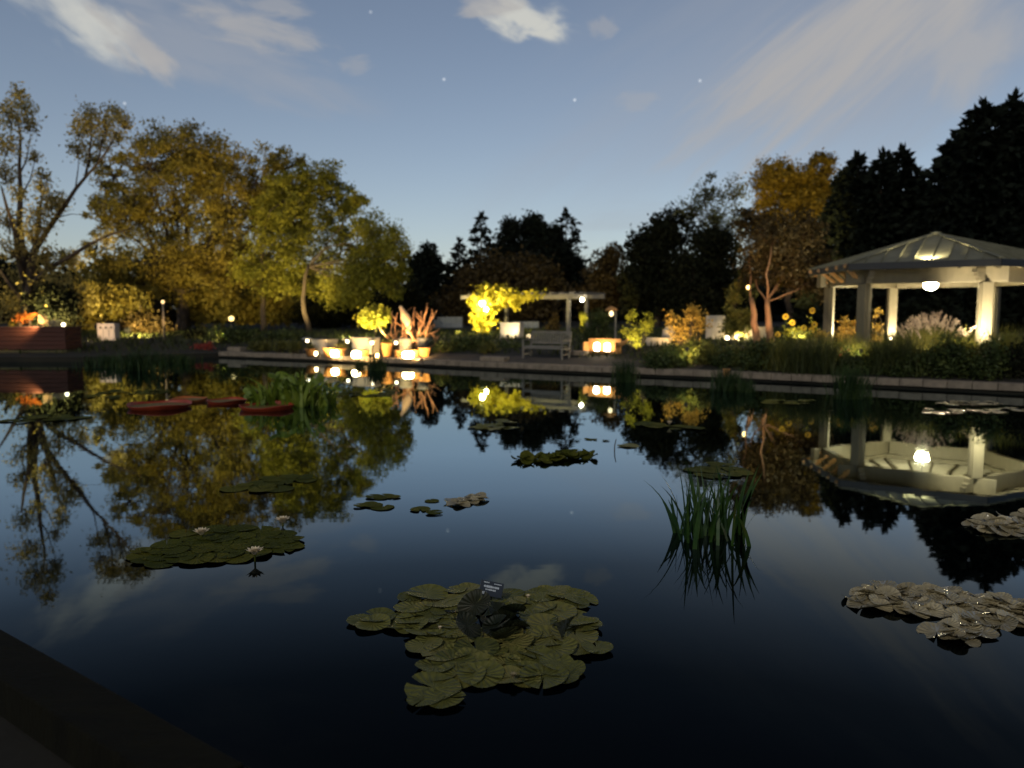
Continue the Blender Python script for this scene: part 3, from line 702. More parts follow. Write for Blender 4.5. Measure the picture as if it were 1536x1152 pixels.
    for k in range(64):
        a = rng.uniform(-1, 1); c = np.array([a * .72 + rng.normal() * .05, rng.normal() * .25, 0]); hh = 1.28 - .4 * a * a + rng.uniform(-.16, .14)
        tip = c + np.array([a * .28, rng.normal() * .08, 0]); n = 46; s = rng.uniform(0, 1, n)[:, None]
        st = c * (1 - s * .0) + (tip - c) * s; st[:, 2] = (hh - .3) + .3 * s[:, 0]
        P.append(st + rng.normal(size=(n, 3)) * .016); Dd.append(np.repeat(np.array([[a * .9, 0, 1.2]]), n, 0))
    raw('plume', leaf_quads(np.concatenate(P), .06, rng, 0, .28, np.concatenate(Dd), .6), 4, PL, t)
    # yellow daisy heads
    FL = leafy('flower_petals', [(.50, .26, .02), (.62, .36, .03), (.70, .44, .05)], .3, 5)
    for i, (x, y, hpx, lab) in enumerate([(1178, 475, 40, 'orange yellow flower head left of the brightest daisies'), (1188, 484, 36, 'brightest round yellow flower head by the pavilion'), (1218, 466, 50, 'tallest yellow flower head beside the left pavilion post'),
                                     (1205, 492, 28, 'yellow flower head at the middle of the daisy bed'), (1221, 487, 34, 'upper one of two close yellow flower heads by the post'), (1217, 495, 28, 'lower one of two close yellow flower heads by the post'), (1166, 502, 18, 'small yellow flower head beside the right red trunk')]):
        Y = 25.0; top = pt(x, y, Y); b = Vector((top.x, top.y, gz(top.x, top.y)))
        t = thing('daisy_plant', lab, 'flower', b); z = top.z - b.z
        MB().tube([(.0, 0, 0), (.03, 0, z * .5), (0, 0, z)], [.008, .007, .006], 5).build('stem', DGREEN, t)
        m = MB(); r = .085
        for k in range(13):
            a = 2 * math.pi * k / 13; ca, sa = math.cos(a), math.sin(a)
            m.add([(ca * .02, -.02, z + sa * .02), (ca * .09 - sa * .022, -.035, z + sa * .09 + ca * .022), (ca * .105, -.03, z + sa * .105), (ca * .09 + sa * .022, -.035, z + sa * .09 - ca * .022)], [(0, 1, 2, 3)])
        m.build('petals', FL, t)
        MB().ball((0, -.03, z), .032, 10, 6).build('flower_centre', solid('seed_head', (.10, .05, .015), .9), t)
        rng2 = np.random.default_rng(i); Pq = np.stack([rng2.normal(size=26) * .05, rng2.normal(size=26) * .05, rng2.uniform(.05, z * .85, 26)], 1)
        raw('foliage', leaf_quads(Pq, .13, rng2, 0, .4), 4, YEL, t)
    # reeds and grasses along the far edge, standing in the water
    WG = leafy('water_grass', [(.010, .022, .006), (.022, .045, .010), (.045, .075, .016)], .2, 3)
    for i, (x, y, rx, h, n, lab) in enumerate([(565, 556, .34, .62, 240, 'short water grass in front of the lit pots'), (540, 552, .2, .4, 90, 'thin water grass left of the one before the lit pots'), (938, 573, .36, .72, 260, 'water grass below the lit planter by the wall'),
                                       (1092, 586, .42, .66, 280, 'dark water grass below the brown mound at the wall'), (1275, 598, .40, .85, 300, 'water grass below the dark front post of the pavilion'), (1120, 588, .2, .4, 90, 'small water grass right of the dark one below the brown mound')]):
        b = pw(x, y); grass_clump('water_grass', lab, 'water plant', b, rx, rx * .6, h, .018, n, WG, 300 + i, .35, .5)
    for i, (x, y, rx, h, n, lab) in enumerate([(165, 551, .8, .55, 260, 'dark rushes at the corner of the red brown planter'), (215, 556, .75, .85, 260, 'tall dark rushes in front of the white cabinet'), (262, 546, .8, .5, 220, 'dark rushes in front of the tallest golden tree')]):
        b = pw(x, y); grass_clump('rush_clump', lab, 'water plant', b, rx, rx * .5, h, .03, n, WG, 310 + i, .4, .5)
    # ground cover over the bank, nobody could count it
    rng = np.random.default_rng(9); P = []
    while len(P) < 16000:
        x, y = rng.uniform(-26, 22), rng.uniform(14, 46); a = math.atan2(y - CEN.y, x - CEN.x)
        s = math.hypot(x - CEN.x, y - CEN.y) / np.interp(a, _ra, _rr, period=2 * math.pi) - 1
        if s < .05 or side(x, y) < .9: continue
        if -9 < x < 6 and s < .13: continue
        P.append((x, y, zs(s, x, y) - .02))
    tag(raw('ground_cover', blades(np.array(P), .30, .05, rng, .7, .5, 3), 4, GR), 'dark low ground cover and grass over the far bank', 'ground cover', kind='stuff')
    tag(raw('red_blossom', leaf_quads(np.concatenate([np.array(g(x, 540, 22.4) + Vector((0, 0, .35)))[None] + rng.normal(size=(40, 3)) * .07 for x in (1268,)]), .07, rng, 0, .8), 4, solid('red_petals', (.25, .03, .02), .7)), 'small red blossom cluster in the bed below the left pavilion posts', 'flowers')
    b = pw(1086, 580); t = thing('clay_urn', 'small pale terracotta pot on the wall edge above the dark water grass', 'pot', Vector((b.x, b.y, 0)) + WN * .2 + Vector((0, 0, .255)))
    MB().lathe([(.06, 0), (.1, .05), (.085, .17), (.11, .2), (.105, .21), (.08, .2), (.07, .1)], (0, 0, 0), 16).build('pot_body', TERRA, t, True)
bank()
# ------------------------------------------------------------------ lamps
def spot(parent, loc, target, watts, col, deg=90, blend=.6, rad=.08):
    l = bpy.data.lights.new('spot_beam', 'SPOT'); l.energy = watts; l.color = col; l.spot_size = R(deg); l.spot_blend = blend; l.shadow_soft_size = rad
    o = bpy.data.objects.new('spot_beam', l); C.objects.link(o); o.parent = parent; o.location = loc
    o.rotation_euler = (Vector(target) - Vector(loc)).to_track_quat('-Z', 'Y').to_euler()
    return o
WARM = (1, .66, .27); CREAM = (1, .84, .52); YW = (1, .88, .40)
def floodlight(label, base, target, watts, col=WARM, deg=100, strength=6, size=1.0):
    base = Vector(base); t = thing('ground_floodlight', label, 'floodlight', base)
    d = (Vector(target) - base).normalized(); side_ = Vector((d.y, -d.x, 0)).normalized(); up = side_.cross(d)
    M = Matrix((side_, d, up)).transposed(); c = Vector((0, 0, .22 * size))
    m = MB(); 
    for a in range(4):
        q = (side_, up, -side_, -up)[a] * .085 * size; m.box(c + q, (.18 * size if a % 2 else .012, .14 * size, .012 if a % 2 else .18 * size), M)
    m.box(c - d * .07 * size, (.17 * size, .012, .17 * size), M); m.build('housing', BLACKM, t)
    MB().box(c - d * .02, (.155 * size, .01, .155 * size), M).build('lens', glow('flood_lens_%g_%g' % (strength, col[2]), col, strength), t)
    MB().tube([(0, 0, 0), (0, 0, .16 * size)], [.02, .015], 8).build('stake', BLACKM, t)
    spot(t, c + d * .1, c + d * 5, watts, col, deg)
    return t
def bulb_ball(name, label, cat, c, r, col, strength, hang=None, up=None):
    t = thing(name, label, cat, c)
    MB().ball((0, 0, 0), r, 16, 10).build('globe', glow('globe_%s_%g' % (name, strength), col, strength), t, True)
    m = MB()
    if up: m.tube([(0, 0, -up), (0, 0, -r * .8)], [.035, .025], 8); m.lathe([(r * .5, -r * 1.1), (r * .6, -r * .8), (r * .3, -r * .7)], n=12)
    else: m.tube([(0, 0, r * .8), (0, 0, hang or r * 2)], [.012, .012], 6); m.lathe([(r * .3, r * .8), (r * .45, r * .85), (r * .3, r * 1.15)], n=12)
    m.build('lamp_post' if up else 'cord', BLACKM, t)
    return t

# ------------------------------------------------------------------ pavilion
def pavilion():
    c0 = pt(1400, 427, 25.5); root = Vector((c0.x, 25.5, .68)); Rr = 3.2; th0 = R(26)
    t = thing('pavilion', 'white hexagonal timber pavilion with a metal hip roof by the water', 'pavilion', root)
    V = [Vector((Rr * math.cos(th0 + k * math.pi / 3), Rr * math.sin(th0 + k * math.pi / 3), 0)) for k in range(6)]
    zb = 2.84 - root.z; bh = .46
    fl = MB(); fl.lathe([(3.6, -.5), (3.6, .0)], n=48); fl.build('deck', DARKSTONE, t)
    for k, v in enumerate(V):
        u = v.normalized(); s = Vector((-u.y, u.x, 0))
        M = Matrix((u, s, Vector((0, 0, 1)))).transposed()
        p = MB(); p.box(v + Vector((0, 0, zb / 2)), (.30, .30, zb - .004), M); p.box(v + Vector((0, 0, .09)), (.36, .36, .17), M)
        p.box(v + s * .155 + Vector((0, 0, zb / 2 + .1)), (.12, .02, zb - .3), M); p.box(v - s * .155 + Vector((0, 0, zb / 2 + .1)), (.12, .02, zb - .3), M)
        p.build('post', PAINT, t, bevel=.012)
    for k in range(6):
        a, b = V[k], V[(k + 1) % 6]; d = (b - a).normalized(); n = Vector((d.y, -d.x, 0)); zz = zb + bh / 2 + (.003 if k % 2 else 0)
        bm = MB(); ex = .55 if k % 2 else -.16
        bm.bar(a - d * ex + Vector((0, 0, zz)), b + d * ex + Vector((0, 0, zz)), .17, bh)
        bm.build('beam', PAINT, t, bevel=.012)
        if not k % 2:
            for q, sg in ((a, -1), (b, 1)):          # stepped corbels at the crossed ends
                w = MB()
                for i in range(3): w.bar(q + d * sg * .17 + Vector((0, 0, zb + .08 + i * .12)), q + d * sg * (.36 + i * .09) + Vector((0, 0, zb + .08 + i * .12)), .165, .116)
                w.build('corbel', PAINT, t)
        u2 = MB(); ins = .14; ai, bi = a * (1 - ins / 3.2 * 1.1), b * (1 - ins / 3.2 * 1.1)
        u2.bar(ai + Vector((0, 0, zb + bh + .08)), bi + Vector((0, 0, zb + bh + .08)), .12, .14); u2.build('upper_plate', PAINT, t)
    # roof
    E = 3.92; ze = 3.45 - root.z; za = 4.52 - root.z
    Ev = [Vector((E * math.cos(th0 + k * math.pi / 3), E * math.sin(th0 + k * math.pi / 3), ze)) for k in range(6)]
    apex = Vector((0, 0, za)); rf = MB(); ce = MB(); ra = MB(); fa = MB(); hp = MB()
    dn = Vector((0, 0, -.10))
    for k in range(6):
        a, b = Ev[k], Ev[(k + 1) % 6]
        rf.add([a, b, apex], [(0, 1, 2)])
        ce.add([a * .985 + dn * .4, b * .985 + dn * .4, apex + dn], [(2, 1, 0)])
        n = (b - a).cross(apex - a).normalized(); ln = (b - a).length; m_ = (a + b) / 2; fall = (apex - m_)
        for i in range(1, 9):                          # raised seams run up the slope
            s = i / 9; p = a.lerp(b, s); frac = 1 - abs(2 * s - 1)
            ra.bar(p + n * .02, p + fall * (frac * .97) + n * .02, .022, .05)
        fa.bar(a + Vector((0, 0, -.10)), b + Vector((0, 0, -.10)), .04, .20)
        hp.bar(a + n * .03, apex + n * .02, .12, .035)
    r_ = rf.build('roof', ROOFM, t); ra.build('roof_seam', ROOFM, r_); hp.build('ridge_cap', ROOFM, r_)
    hp2 = MB(); hp2.lathe([(.22, za - .06), (.16, za + .03), (.02, za + .07)], n=6); hp2.build('roof_cap', ROOFM, r_)
    fa.build('fascia', BLACKM, t); ce.build('ceiling', CEIL, t)
    raf = MB()
    for k in range(6):
        q = Ev[k]; raf.bar(q * .99 + Vector((0, 0, -.17)), Vector((0, 0, za - .25)), .09, .13)
        for i in (.25, .5, .75):
            p = Ev[k].lerp(Ev[(k + 1) % 6], i); raf.bar(p * .99 + Vector((0, 0, -.16)), Vector((p.x, p.y, 0)) * .12 + Vector((0, 0, za - .34)), .055, .10)
    raf.build('rafters', PAINT, t)
    q = Ev[2]; p3 = Ev[3]                             # cedar rafter tails showing at the left eave
    for i in (.08, .3, .52, .74, .94):
        o = MB(); p = q.lerp(p3, i); o.bar(p * .86 + Vector((0, 0, -.10)), p * 1.02 + Vector((0, 0, -.10)), .10, .09)
        o.build('rafter_tail', CEDAR, t)
    # pendant bowl (its own thing, it hangs from the ceiling)
    pc = pt(1396, 428, 25.4); l = thing('pendant_lamp', 'glowing bowl lamp hanging in the middle of the pavilion', 'lamp', pc)
    MB().lathe([(.02, -.155), (.10, -.135), (.165, -.085), (.20, -.015), (.20, .05), (.185, .065), (.05, .07)], n=24).build('bowl', glow('pendant_bowl', (1, .84, .48), 1050), l, True)
    MB().tube([(0, 0, .09), (0, 0, root.z + za - .3 - pc.z)], [.015, .015], 8).build('lamp_rod', BLACKM, l)
    # uplights
    D = root + V[4]; toward = (Vector((0, 0, 0)) - Vector((D.x, D.y, 0))).normalized()
    f = floodlight('small uplight at the foot of the brightest pavilion post', D + toward * 1.0 + Vector((-.05, 0, -.03)), D + Vector((0, 0, 1.15)), 2300, CREAM, 75, 8, .7)
    Cc = root + V[1]; f = floodlight('small uplight at the foot of the back pavilion post', Cc * .80 + root * .20 + Vector((0, 0, .01)), Cc + Vector((0, 0, 1.2)), 520, CREAM, 80, 6, .6)
    A_ = root + V[2]; f = floodlight('small uplight at the inner side of the left pavilion post', A_ + Vector((.75, -.25, -.05)), A_ + Vector((0, 0, 1.4)), 1200, (1, .9, .6), 80, 6, .6)
    e = root + (Ev[3] * .45 + Ev[4] * .55) * .985
    ew = thing('eave_light', 'small lamp on the front eave shining up the metal roof', 'lamp', e + Vector((0, 0, .06)))
    MB().box((0, 0, 0), (.16, .10, .06)).build('housing', BLACKM, ew)
    MB().box((0, .02, .034), (.12, .06, .006)).build('lens', glow('eave_lens', CREAM, 8), ew)
    up = (apex - (Ev[3] + Ev[4]) / 2).normalized(); spot(ew, Vector((0, .05, .12)), Vector((0, .05, .12)) + up + Vector((0, 0, -.06)), 520, (1, .88, .55), 140, 1, .04)
    bq = pt(1336, 508, 24.8); bulb_ball('path_globe', 'tiny globe light beside the back pavilion post', 'lamp', bq, .05, CREAM, 10, None, .4)
pavilion()

# ------------------------------------------------------------------ pergola, vine, bench
def pergola():
    fr = pt(853, 480, 38); fr.z = gz(fr.x, fr.y); t = thing('pergola', 'open timber pergola with a yellow lit vine at its left end', 'pergola', fr, WRZ)
    z = 2.72 - fr.z; Lx = -4.81; dy = 2.0
    for x, y in ((0, 0), (Lx, 0), (0, dy), (Lx, dy)):
        m = MB(); m.box((x, y, z / 2 - .05), (.17, .17, z - .1)); m.box((x, y, .06), (.24, .24, .12)); m.build('post', TIMBER, t, bevel=.01)
    for y in (0, dy):
        m = MB(); m.bar((Lx - 1.6, y, z + .02), (1.0, y, z + .02), .09, .20); m.build('beam', TIMBER, t, bevel=.01)
    for i in range(13):
        x = Lx - .8 + i * .535
        m = MB(); m.bar((x, -.45, z + .17), (x, dy + .45, z + .17), .055, .10); m.build('rafter', TIMBER, t)
    rng = np.random.default_rng(41)
    v = thing('climbing_vine', 'bright yellow lit vine climbing the left pergola post', 'vine', fr, WRZ)
    bl = [(Lx, -.25, z * .30, .55, .45, .55), (Lx + .05, -.3, z * .62, .60, .5, .5), (Lx + .2, -.3, z * .9, .75, .55, .5), (Lx + .5, -.1, z + .25, 1.0, .6, .32), (Lx + 1.5, -.2, z + .1, .8, .5, .28), (Lx + 2.3, -.1, z + .05, .55, .4, .18), (Lx - .5, .3, z * .5, .35, .4, .9),
          (Lx + 1.2, -.2, z - .3, .22, .3, .28), (Lx + 1.9, -.25, z - .25, .2, .25, .28), (Lx + 3.1, -.1, z + .12, .5, .3, .1)]
    P, cen, idx = clump_points(bl, 230, 17, rng, .28, .5); P = P[P[:, 2] > .02]
    raw('foliage', leaf_quads(P, .19, rng, .35, .85), 4, leafy('vine_leaves', [(.30, .26, .02), (.46, .40, .03), (.58, .48, .05)], .3, 2), v)
    m = MB()
    for k in range(5): m.tube([(Lx + .1 * k - .2, -.12, 0), (Lx + .15 * (k % 3) - .1, -.16, z * .5), (Lx + .3 * k, -.1, z + .1)], [.03, .025, .012], 6)
    m.build('stem', BARK, v)
    M = Matrix.Rotation(WRZ, 3, 'Z')
    bulb_ball('pergola_lamp', 'brightest lamp hanging inside the yellow vine', 'lamp', fr + M @ Vector((Lx + .30, -.85, z - .32)), .12, YW, 420, .45)
    bulb_ball('pergola_lamp', 'second lamp hanging low inside the yellow vine', 'lamp', fr + M @ Vector((Lx + .52, -.80, z - .62)), .08, YW, 420, .75)
    bulb_ball('pergola_lamp', 'round bulb under the right end of the pergola beam', 'lamp', fr + M @ Vector((.78, -.12, z - .17)), .085, (1, .88, .6), 90, .14)
    lp = fr + M @ Vector((Lx + 1.3, -.7, .0))
    for dx, w in ((-.5, 2100), (1.3, 1100), (4.2, 520)):
        fb = fr + M @ Vector((Lx + dx, -2.6, 0)); fb.z = gz(fb.x, fb.y)
        floodlight({-.5: 'added floodlight left below the yellow vine', 1.3: 'added floodlight right below the yellow vine', 4.2: 'added floodlight below the bare right end of the pergola'}[dx], fb, fr + M @ Vector((Lx + .4 + dx * .7, -.2, z * .72)), w, (1, .80, .32), 80, 5, .6)  # floodlights added to brighten the vine and the pergola timber
    # cream lit box planter under the vine, with a globe beside it
    bp = pt(768, 512, 36); bz = gz(bp.x, bp.y)
    p = thing('box_planter', 'cream box planter glowing below the yellow vine', 'planter', (bp.x, bp.y, bz), WRZ)
    m = MB(); m.box((0, 0, .34), (1.05, .4, .68)); m.box((0, 0, .69), (1.13, .48, .06)); m.build('planter_box', WHITEPOT, p, bevel=.015)
    MB().box((0, 0, .722), (.95, .32, .01)).build('soil', DARKSTONE, p)
    bulb_ball('path_globe', 'small globe light right of the cream box planter', 'lamp', pt(793, 505, 35.6), .12, (1, .76, .40), 1.3, None, .5)
    floodlight('little added floodlight washing the cream box planter', Vector((bp.x - .2, bp.y - 1.0, gz(bp.x, bp.y - 1))), Vector((bp.x, bp.y, bz + .5)), 110, (1, .8, .45), 90, 6, .6)  # unseen floodlight, added so that the cream box is lit
    # bench
    bb = pt(819, 541, 26.8); bb.z = gz(bb.x, bb.y) + .005
    b = thing('garden_bench', 'weathered slatted garden bench facing the pond', 'bench', bb, WRZ)
    W = .76
    for x in (-W, W):
        m = MB(); m.box((x, -.27, .31), (.06, .06, .62)); m.build('leg', TIMBER, b, bevel=.006)
        m = MB(); m.bar((x, .25, 0), (x, .29, .45), .06, .06); m.bar((x, .29, .44), (x, .40, .95), .06, .055); m.build('leg', TIMBER, b, bevel=.006)
        m = MB(); m.box((x, -.02, .645), (.075, .62, .035)); m.build('armrest', TIMBER, b, bevel=.008)
        m = MB(); m.box((x, 0, .36), (.035, .5, .06)); m.box((x, 0, .16), (.035, .5, .045)); m.build('side_rail', TIMBER, b)
    m = MB()
    for i in range(6): m.box((0, -.25 + i * .095, .435), (2 * W - .07, .075, .025))
    m.build('seat', TIMBER, b, bevel=.004)
    m = MB(); m.box((0, .392, .92), (2 * W - .07, .032, .075)); m.box((0, .308, .54), (2 * W - .07, .032, .055))
    for i in range(15):
        x = -W + .09 + i * (2 * W - .18) / 14; m.bar((x, .312, .56), (x, .388, .89), .048, .018)
    m.build('backrest', TIMBER, b)
    MB().box((0, -.27, .39), (2 * W - .07, .03, .07)).build('seat_frame', TIMBER, b)
    for px, w, lab in ((742, 1.0, 'long low stone slab left of the bench'), (866, .75, 'short low stone slab right of the bench')):
        q = pt(px, 541, 27.2); q.z = gz(q.x, q.y); s = thing('stone_slab', lab, 'stone block', q, WRZ)
        m = MB(); m.box((0, 0, .07), (w, .42, .16)); m.build('slab', STONE, s, bevel=.02)
pergola()

# ------------------------------------------------------------------ lit pots and planters left of the pergola
def lantern(label, px, py, Y, w, h, strength, col=(1, .72, .34), rest=None, lift=0):
    p = pt(px, py, Y); p.z = gz(p.x, p.y) + .008 + lift
    t = thing('lantern', label, 'lantern', p, WRZ)
    r = w * .5
    MB().lathe([(r * .62, .02), (r * .95, .02 + h * .25), (r, .02 + h * .5), (r * .88, .02 + h * .8), (r * .5, .02 + h)], n=18).build('glass', glow('lantern_glass_%g' % strength, col, strength), t, True)
    m = MB(); m.lathe([(r * .7, 0), (r * .7, .022)], n=16); m.lathe([(r * .62, .018 + h), (r * .5, .05 + h), (.01, .07 + h)], n=16)
    m.build('lantern_frame', BLACKM, t)
def pot(label, px, py, Y, r, h, m_, plant=None, name='plant_pot', flare=.72):
    p = pt(px, py, Y); p.z = gz(p.x, p.y) + .006
    t = thing(name, label, 'pot', p)
    MB().lathe([(r * flare, 0), (r * .97, h * .86), (r * 1.06, h * .87), (r * 1.06, h), (r * .92, h), (r * .88, h * .85), (.01, h * .84)], n=22).build('pot_body', m_, t, True)
    if plant:
        rng = np.random.default_rng(int(px)); q = rng.normal(size=(70, 3)) * np.array([r * .5, r * .5, .05]); q[:, 2] = h * .85
        raw('foliage', blades(q, plant, .03, rng, .6, .5, 4), 4, OLIVE, t)
    return t
def box_planter(label, px, py, Y, w, h, d, m_, flare=1.14):
    p = pt(px, py, Y); p.z = gz(p.x, p.y) + .006
    t = thing('box_planter', label, 'planter', p, WRZ)
    m = MB(); m.box((0, 0, h / 2), (w, d, h), None, flare); m.box((0, 0, h + .02), (w * flare * 1.04, d * flare * 1.08, .045)); m.build('planter_box', m_, t, bevel=.02)
    MB().box((0, 0, h + .046), (w * flare * .9, d * flare * .8, .01)).build('soil', DARKSTONE, t)
    return t
def mushroom(label, px, py, Y, r=.22, strength=9):
    p = pt(px, py, Y); zg = gz(p.x, p.y); h = p.z - zg
    t = thing('path_light', label, 'lamp', (p.x, p.y, zg))
    MB().lathe([(r, 0), (r * .98, .03), (r * .6, .065), (.02, .08)], (0, 0, h), 20).build('lamp_cap', WHITEPOT, t, True)
    MB().lathe([(.055, -.11), (.06, -.01)], (0, 0, h), 14).build('bulb', glow('path_bulb_%g' % strength, CREAM, strength), t, True)
    MB().tube([(0, 0, -.05), (0, 0, h - .11)], [.02, .018], 8).build('lamp_post', BLACKM, t)
def terrace():
    box_planter('flared white box planter at the left of the lit pots', 487, 523, 31.6, .72, .56, .5, WHITEPOT, 1.25)
    box_planter('wide white box planter below the yellow topiary', 549, 526, 30.8, 1.0, .62, .5, WHITEPOT, 1.04)
    pot('glowing white cylinder pot left of the grey pot', 608, 528, 29.9, .25, .62, WHITEPOT, None, flare=.95)
    pot('grey flared pot at the right end of the lit pots', 634, 530, 29.7, .22, .62, GREYPOT, .25)
    for i, (x, y, Y, r, h, lab) in enumerate([(494, 529, 30.6, .26, .36, 'leftmost terracotta pot below the flared white planter'), (511, 529, 30.5, .2, .34, 'terracotta pot right of the leftmost lantern'), (545, 531, 29.9, .24, .30, 'squat terracotta pot before the wide white planter'),
                                         (581, 530, 29.8, .24, .52, 'tall terracotta pot right of the wide white planter'), (596, 532, 29.4, .14, .28, 'small terracotta pot between the tall one and the white cylinder'), (623, 532, 29.3, .2, .26, 'terracotta pot before the glowing white cylinder'), (637, 533, 29.1, .22, .34, 'rightmost terracotta pot below the grey pot'), (466, 528, 31.2, .22, .3, 'low terracotta pot left of the flared white planter')]):
        pot(lab, x, y, Y, r, h, TERRA, .3 if i in (1, 3, 7) else None)
    lantern('leftmost bright lantern among the terracotta pots', 502, 529, 30.2, .30, .26, 70)
    lantern('bright lantern before the wide white planter', 534, 531, 29.6, .34, .26, 70)
    lantern('widest bright lantern at the foot of the white cylinder pot', 612, 533, 28.9, .44, .26, 70)
    lantern('small lantern beside the low terracotta pot', 474, 528, 30.9, .14, .18, 14)
    lantern('small lantern at the right corner of the wide white planter', 566, 531, 29.4, .13, .17, 12)
    for x, y, Y, lab in ((461, 509, 31.5, 'leftmost flat topped path light by the flared planter'), (521, 510, 31.2, 'flat topped path light between the two white planters'), (558, 512, 29.9, 'flat topped path light before the wide white planter'), (594, 512, 30.2, 'flat topped path light right of the tall terracotta pot')):
        mushroom(lab, x, y, Y)
    for x, Yq, tx, ty, lab in ((478, 29.6, 500, 515, 'added floodlight washing the left terracotta pots'), (556, 28.7, 560, 515, 'added floodlight washing the wide white planter and its pots'), (632, 28.0, 615, 515, 'added floodlight washing the grey pot and its neighbours')):
        floodlight(lab, g(x, 533, Yq), pt(tx, ty, 30.2), 330, (1, .64, .24), 110, 4, .5)  # added floods that wash the pots and planters with warm light
    # yellow topiary ball on a thin stem
    c = pt(562, 476, 32.2); b = Vector((c.x, c.y, gz(c.x, c.y))); t = thing('topiary_tree', 'round bright yellow lit topiary ball on a thin stem', 'tree', b)
    rng = np.random.default_rng(8); zc = c.z - b.z
    P, cen, _ = clump_points([(0, 0, zc, .62, .6, .42), (-.2, 0, zc - .15, .4, .4, .3), (.25, 0, zc + .1, .4, .4, .3)], 130, 26, rng, .22, .35)
    raw('crown', leaf_quads(P, .11, rng, 0, .75), 4, YEL, t)
    m = MB(); m.tube([(0, 0, 0), (.03, 0, zc * .5), (0, 0, zc)], [.05, .04, .03], 8)
    for q in cen[::3]: m.tube([(0, 0, zc - .35), tuple(q)], [.02, .006], 4, False)
    m.build('trunk', BARK, t, True)
    for dx, dy in ((-.7, -1.3), (.75, -1.2)):
        floodlight('added floodlight left below the yellow topiary' if dx < 0 else 'added floodlight right below the yellow topiary', Vector((c.x + dx, c.y + dy, gz(c.x + dx, c.y + dy))), c + Vector((0, 0, .05)), 1300, YW, 45, 5, .6)  # unseen pair of floods, added to brighten the topiary ball
    # bare forked branches standing in the pots
    rng = np.random.default_rng(14); b = g(625, 528, 31.6); t = thing('bare_shrub', 'orange lit bare forked shrub behind the pots', 'shrub', b)
    k = 31.6 / FPX; m = MB(); tips = []
    q = lambda x, y, dy=0: pt(x, y, 31.6 + dy) - b
    for (x0, x1, y1) in [(608, 588, 480), (606, 596, 470), (612, 604, 466), (614, 612, 474), (618, 622, 462), (622, 632, 468), (626, 641, 462), (628, 647, 470), (632, 655, 466), (634, 652, 488), (610, 583, 500), (604, 570, 492), (620, 628, 485), (636, 656, 505), (616, 606, 490)]:
        a0 = q(x0, 528, rng.uniform(-.4, .4)); a1 = q(x1, y1, rng.uniform(-.7, .7)); P = limb_path(a0, a1, rng, .09, 6); r0 = rng.uniform(.05, .075)
        m.tube(P, [r0 * (1 - .62 * i / 6) for i in range(7)], 7); m.ball(P[-1], r0 * .55, 7, 5)
        for j in range(3):
            s = P[rng.integers(2, 6)]; e = s + Vector((rng.normal() * .28, rng.normal() * .2, rng.uniform(.15, .5))); PP = limb_path(s, e, rng, .12, 3)
            m.tube(PP, [r0 * .5, r0 * .42, r0 * .34, r0 * .2], 6); m.ball(e, r0 * .28, 6, 4)
    m.build('branches', LOGW, t, True)
    m = MB(); a0, a1, a2 = q(616, 515), q(608, 478, -.3), q(601, 459, -.4)
    m.tube([q(613, 500, -.2), q(612, 485, -.3), q(608, 476, -.35), q(604, 466, -.4), q(600, 459, -.4)], [.07, .16, .20, .10, .06], 9); m.build('pale_bough', solid('pale_wood', (.55, .40, .24), .8, .2, 6, .3), t, True)
    floodlight('added floodlight under the bare forked shrub', g(612, 530, 30.6) + Vector((0, 0, .0)), b + Vector((0.1, 0, 1.3)), 420, (1, .62, .28), 100, 5, .6)  # added flood, out of sight, lighting the branches orange
    # pale panels and parked car shapes seen far behind
    for px, py, Y, w, h, lab in ((672, 486, 52, 1.9, .95, 'pale grey hoarding panel behind the bare shrub'), (788, 490, 50, 1.7, .65, 'pale grey hoarding panel behind the pergola')):
        c = pt(px, py, Y); z = gz(c.x, Y); p = thing('fence_panel', lab, 'fence', (c.x, Y, z))
        top = c.z + h / 2 - z; m = MB()
        for i in range(5): m.box((-w / 2 + w / 10 + i * w / 5, 0, top - h / 2), (w / 5 - .012, .03, h))
        m.build('panel_boards', solid('pale_panel', (.22, .235, .24), .6, .12, 3), p)
        m = MB()
        for x in (-w / 2, w / 2): m.box((x, .05, top / 2), (.08, .06, top))
        m.build('post', TIMBER, p)
terrace()

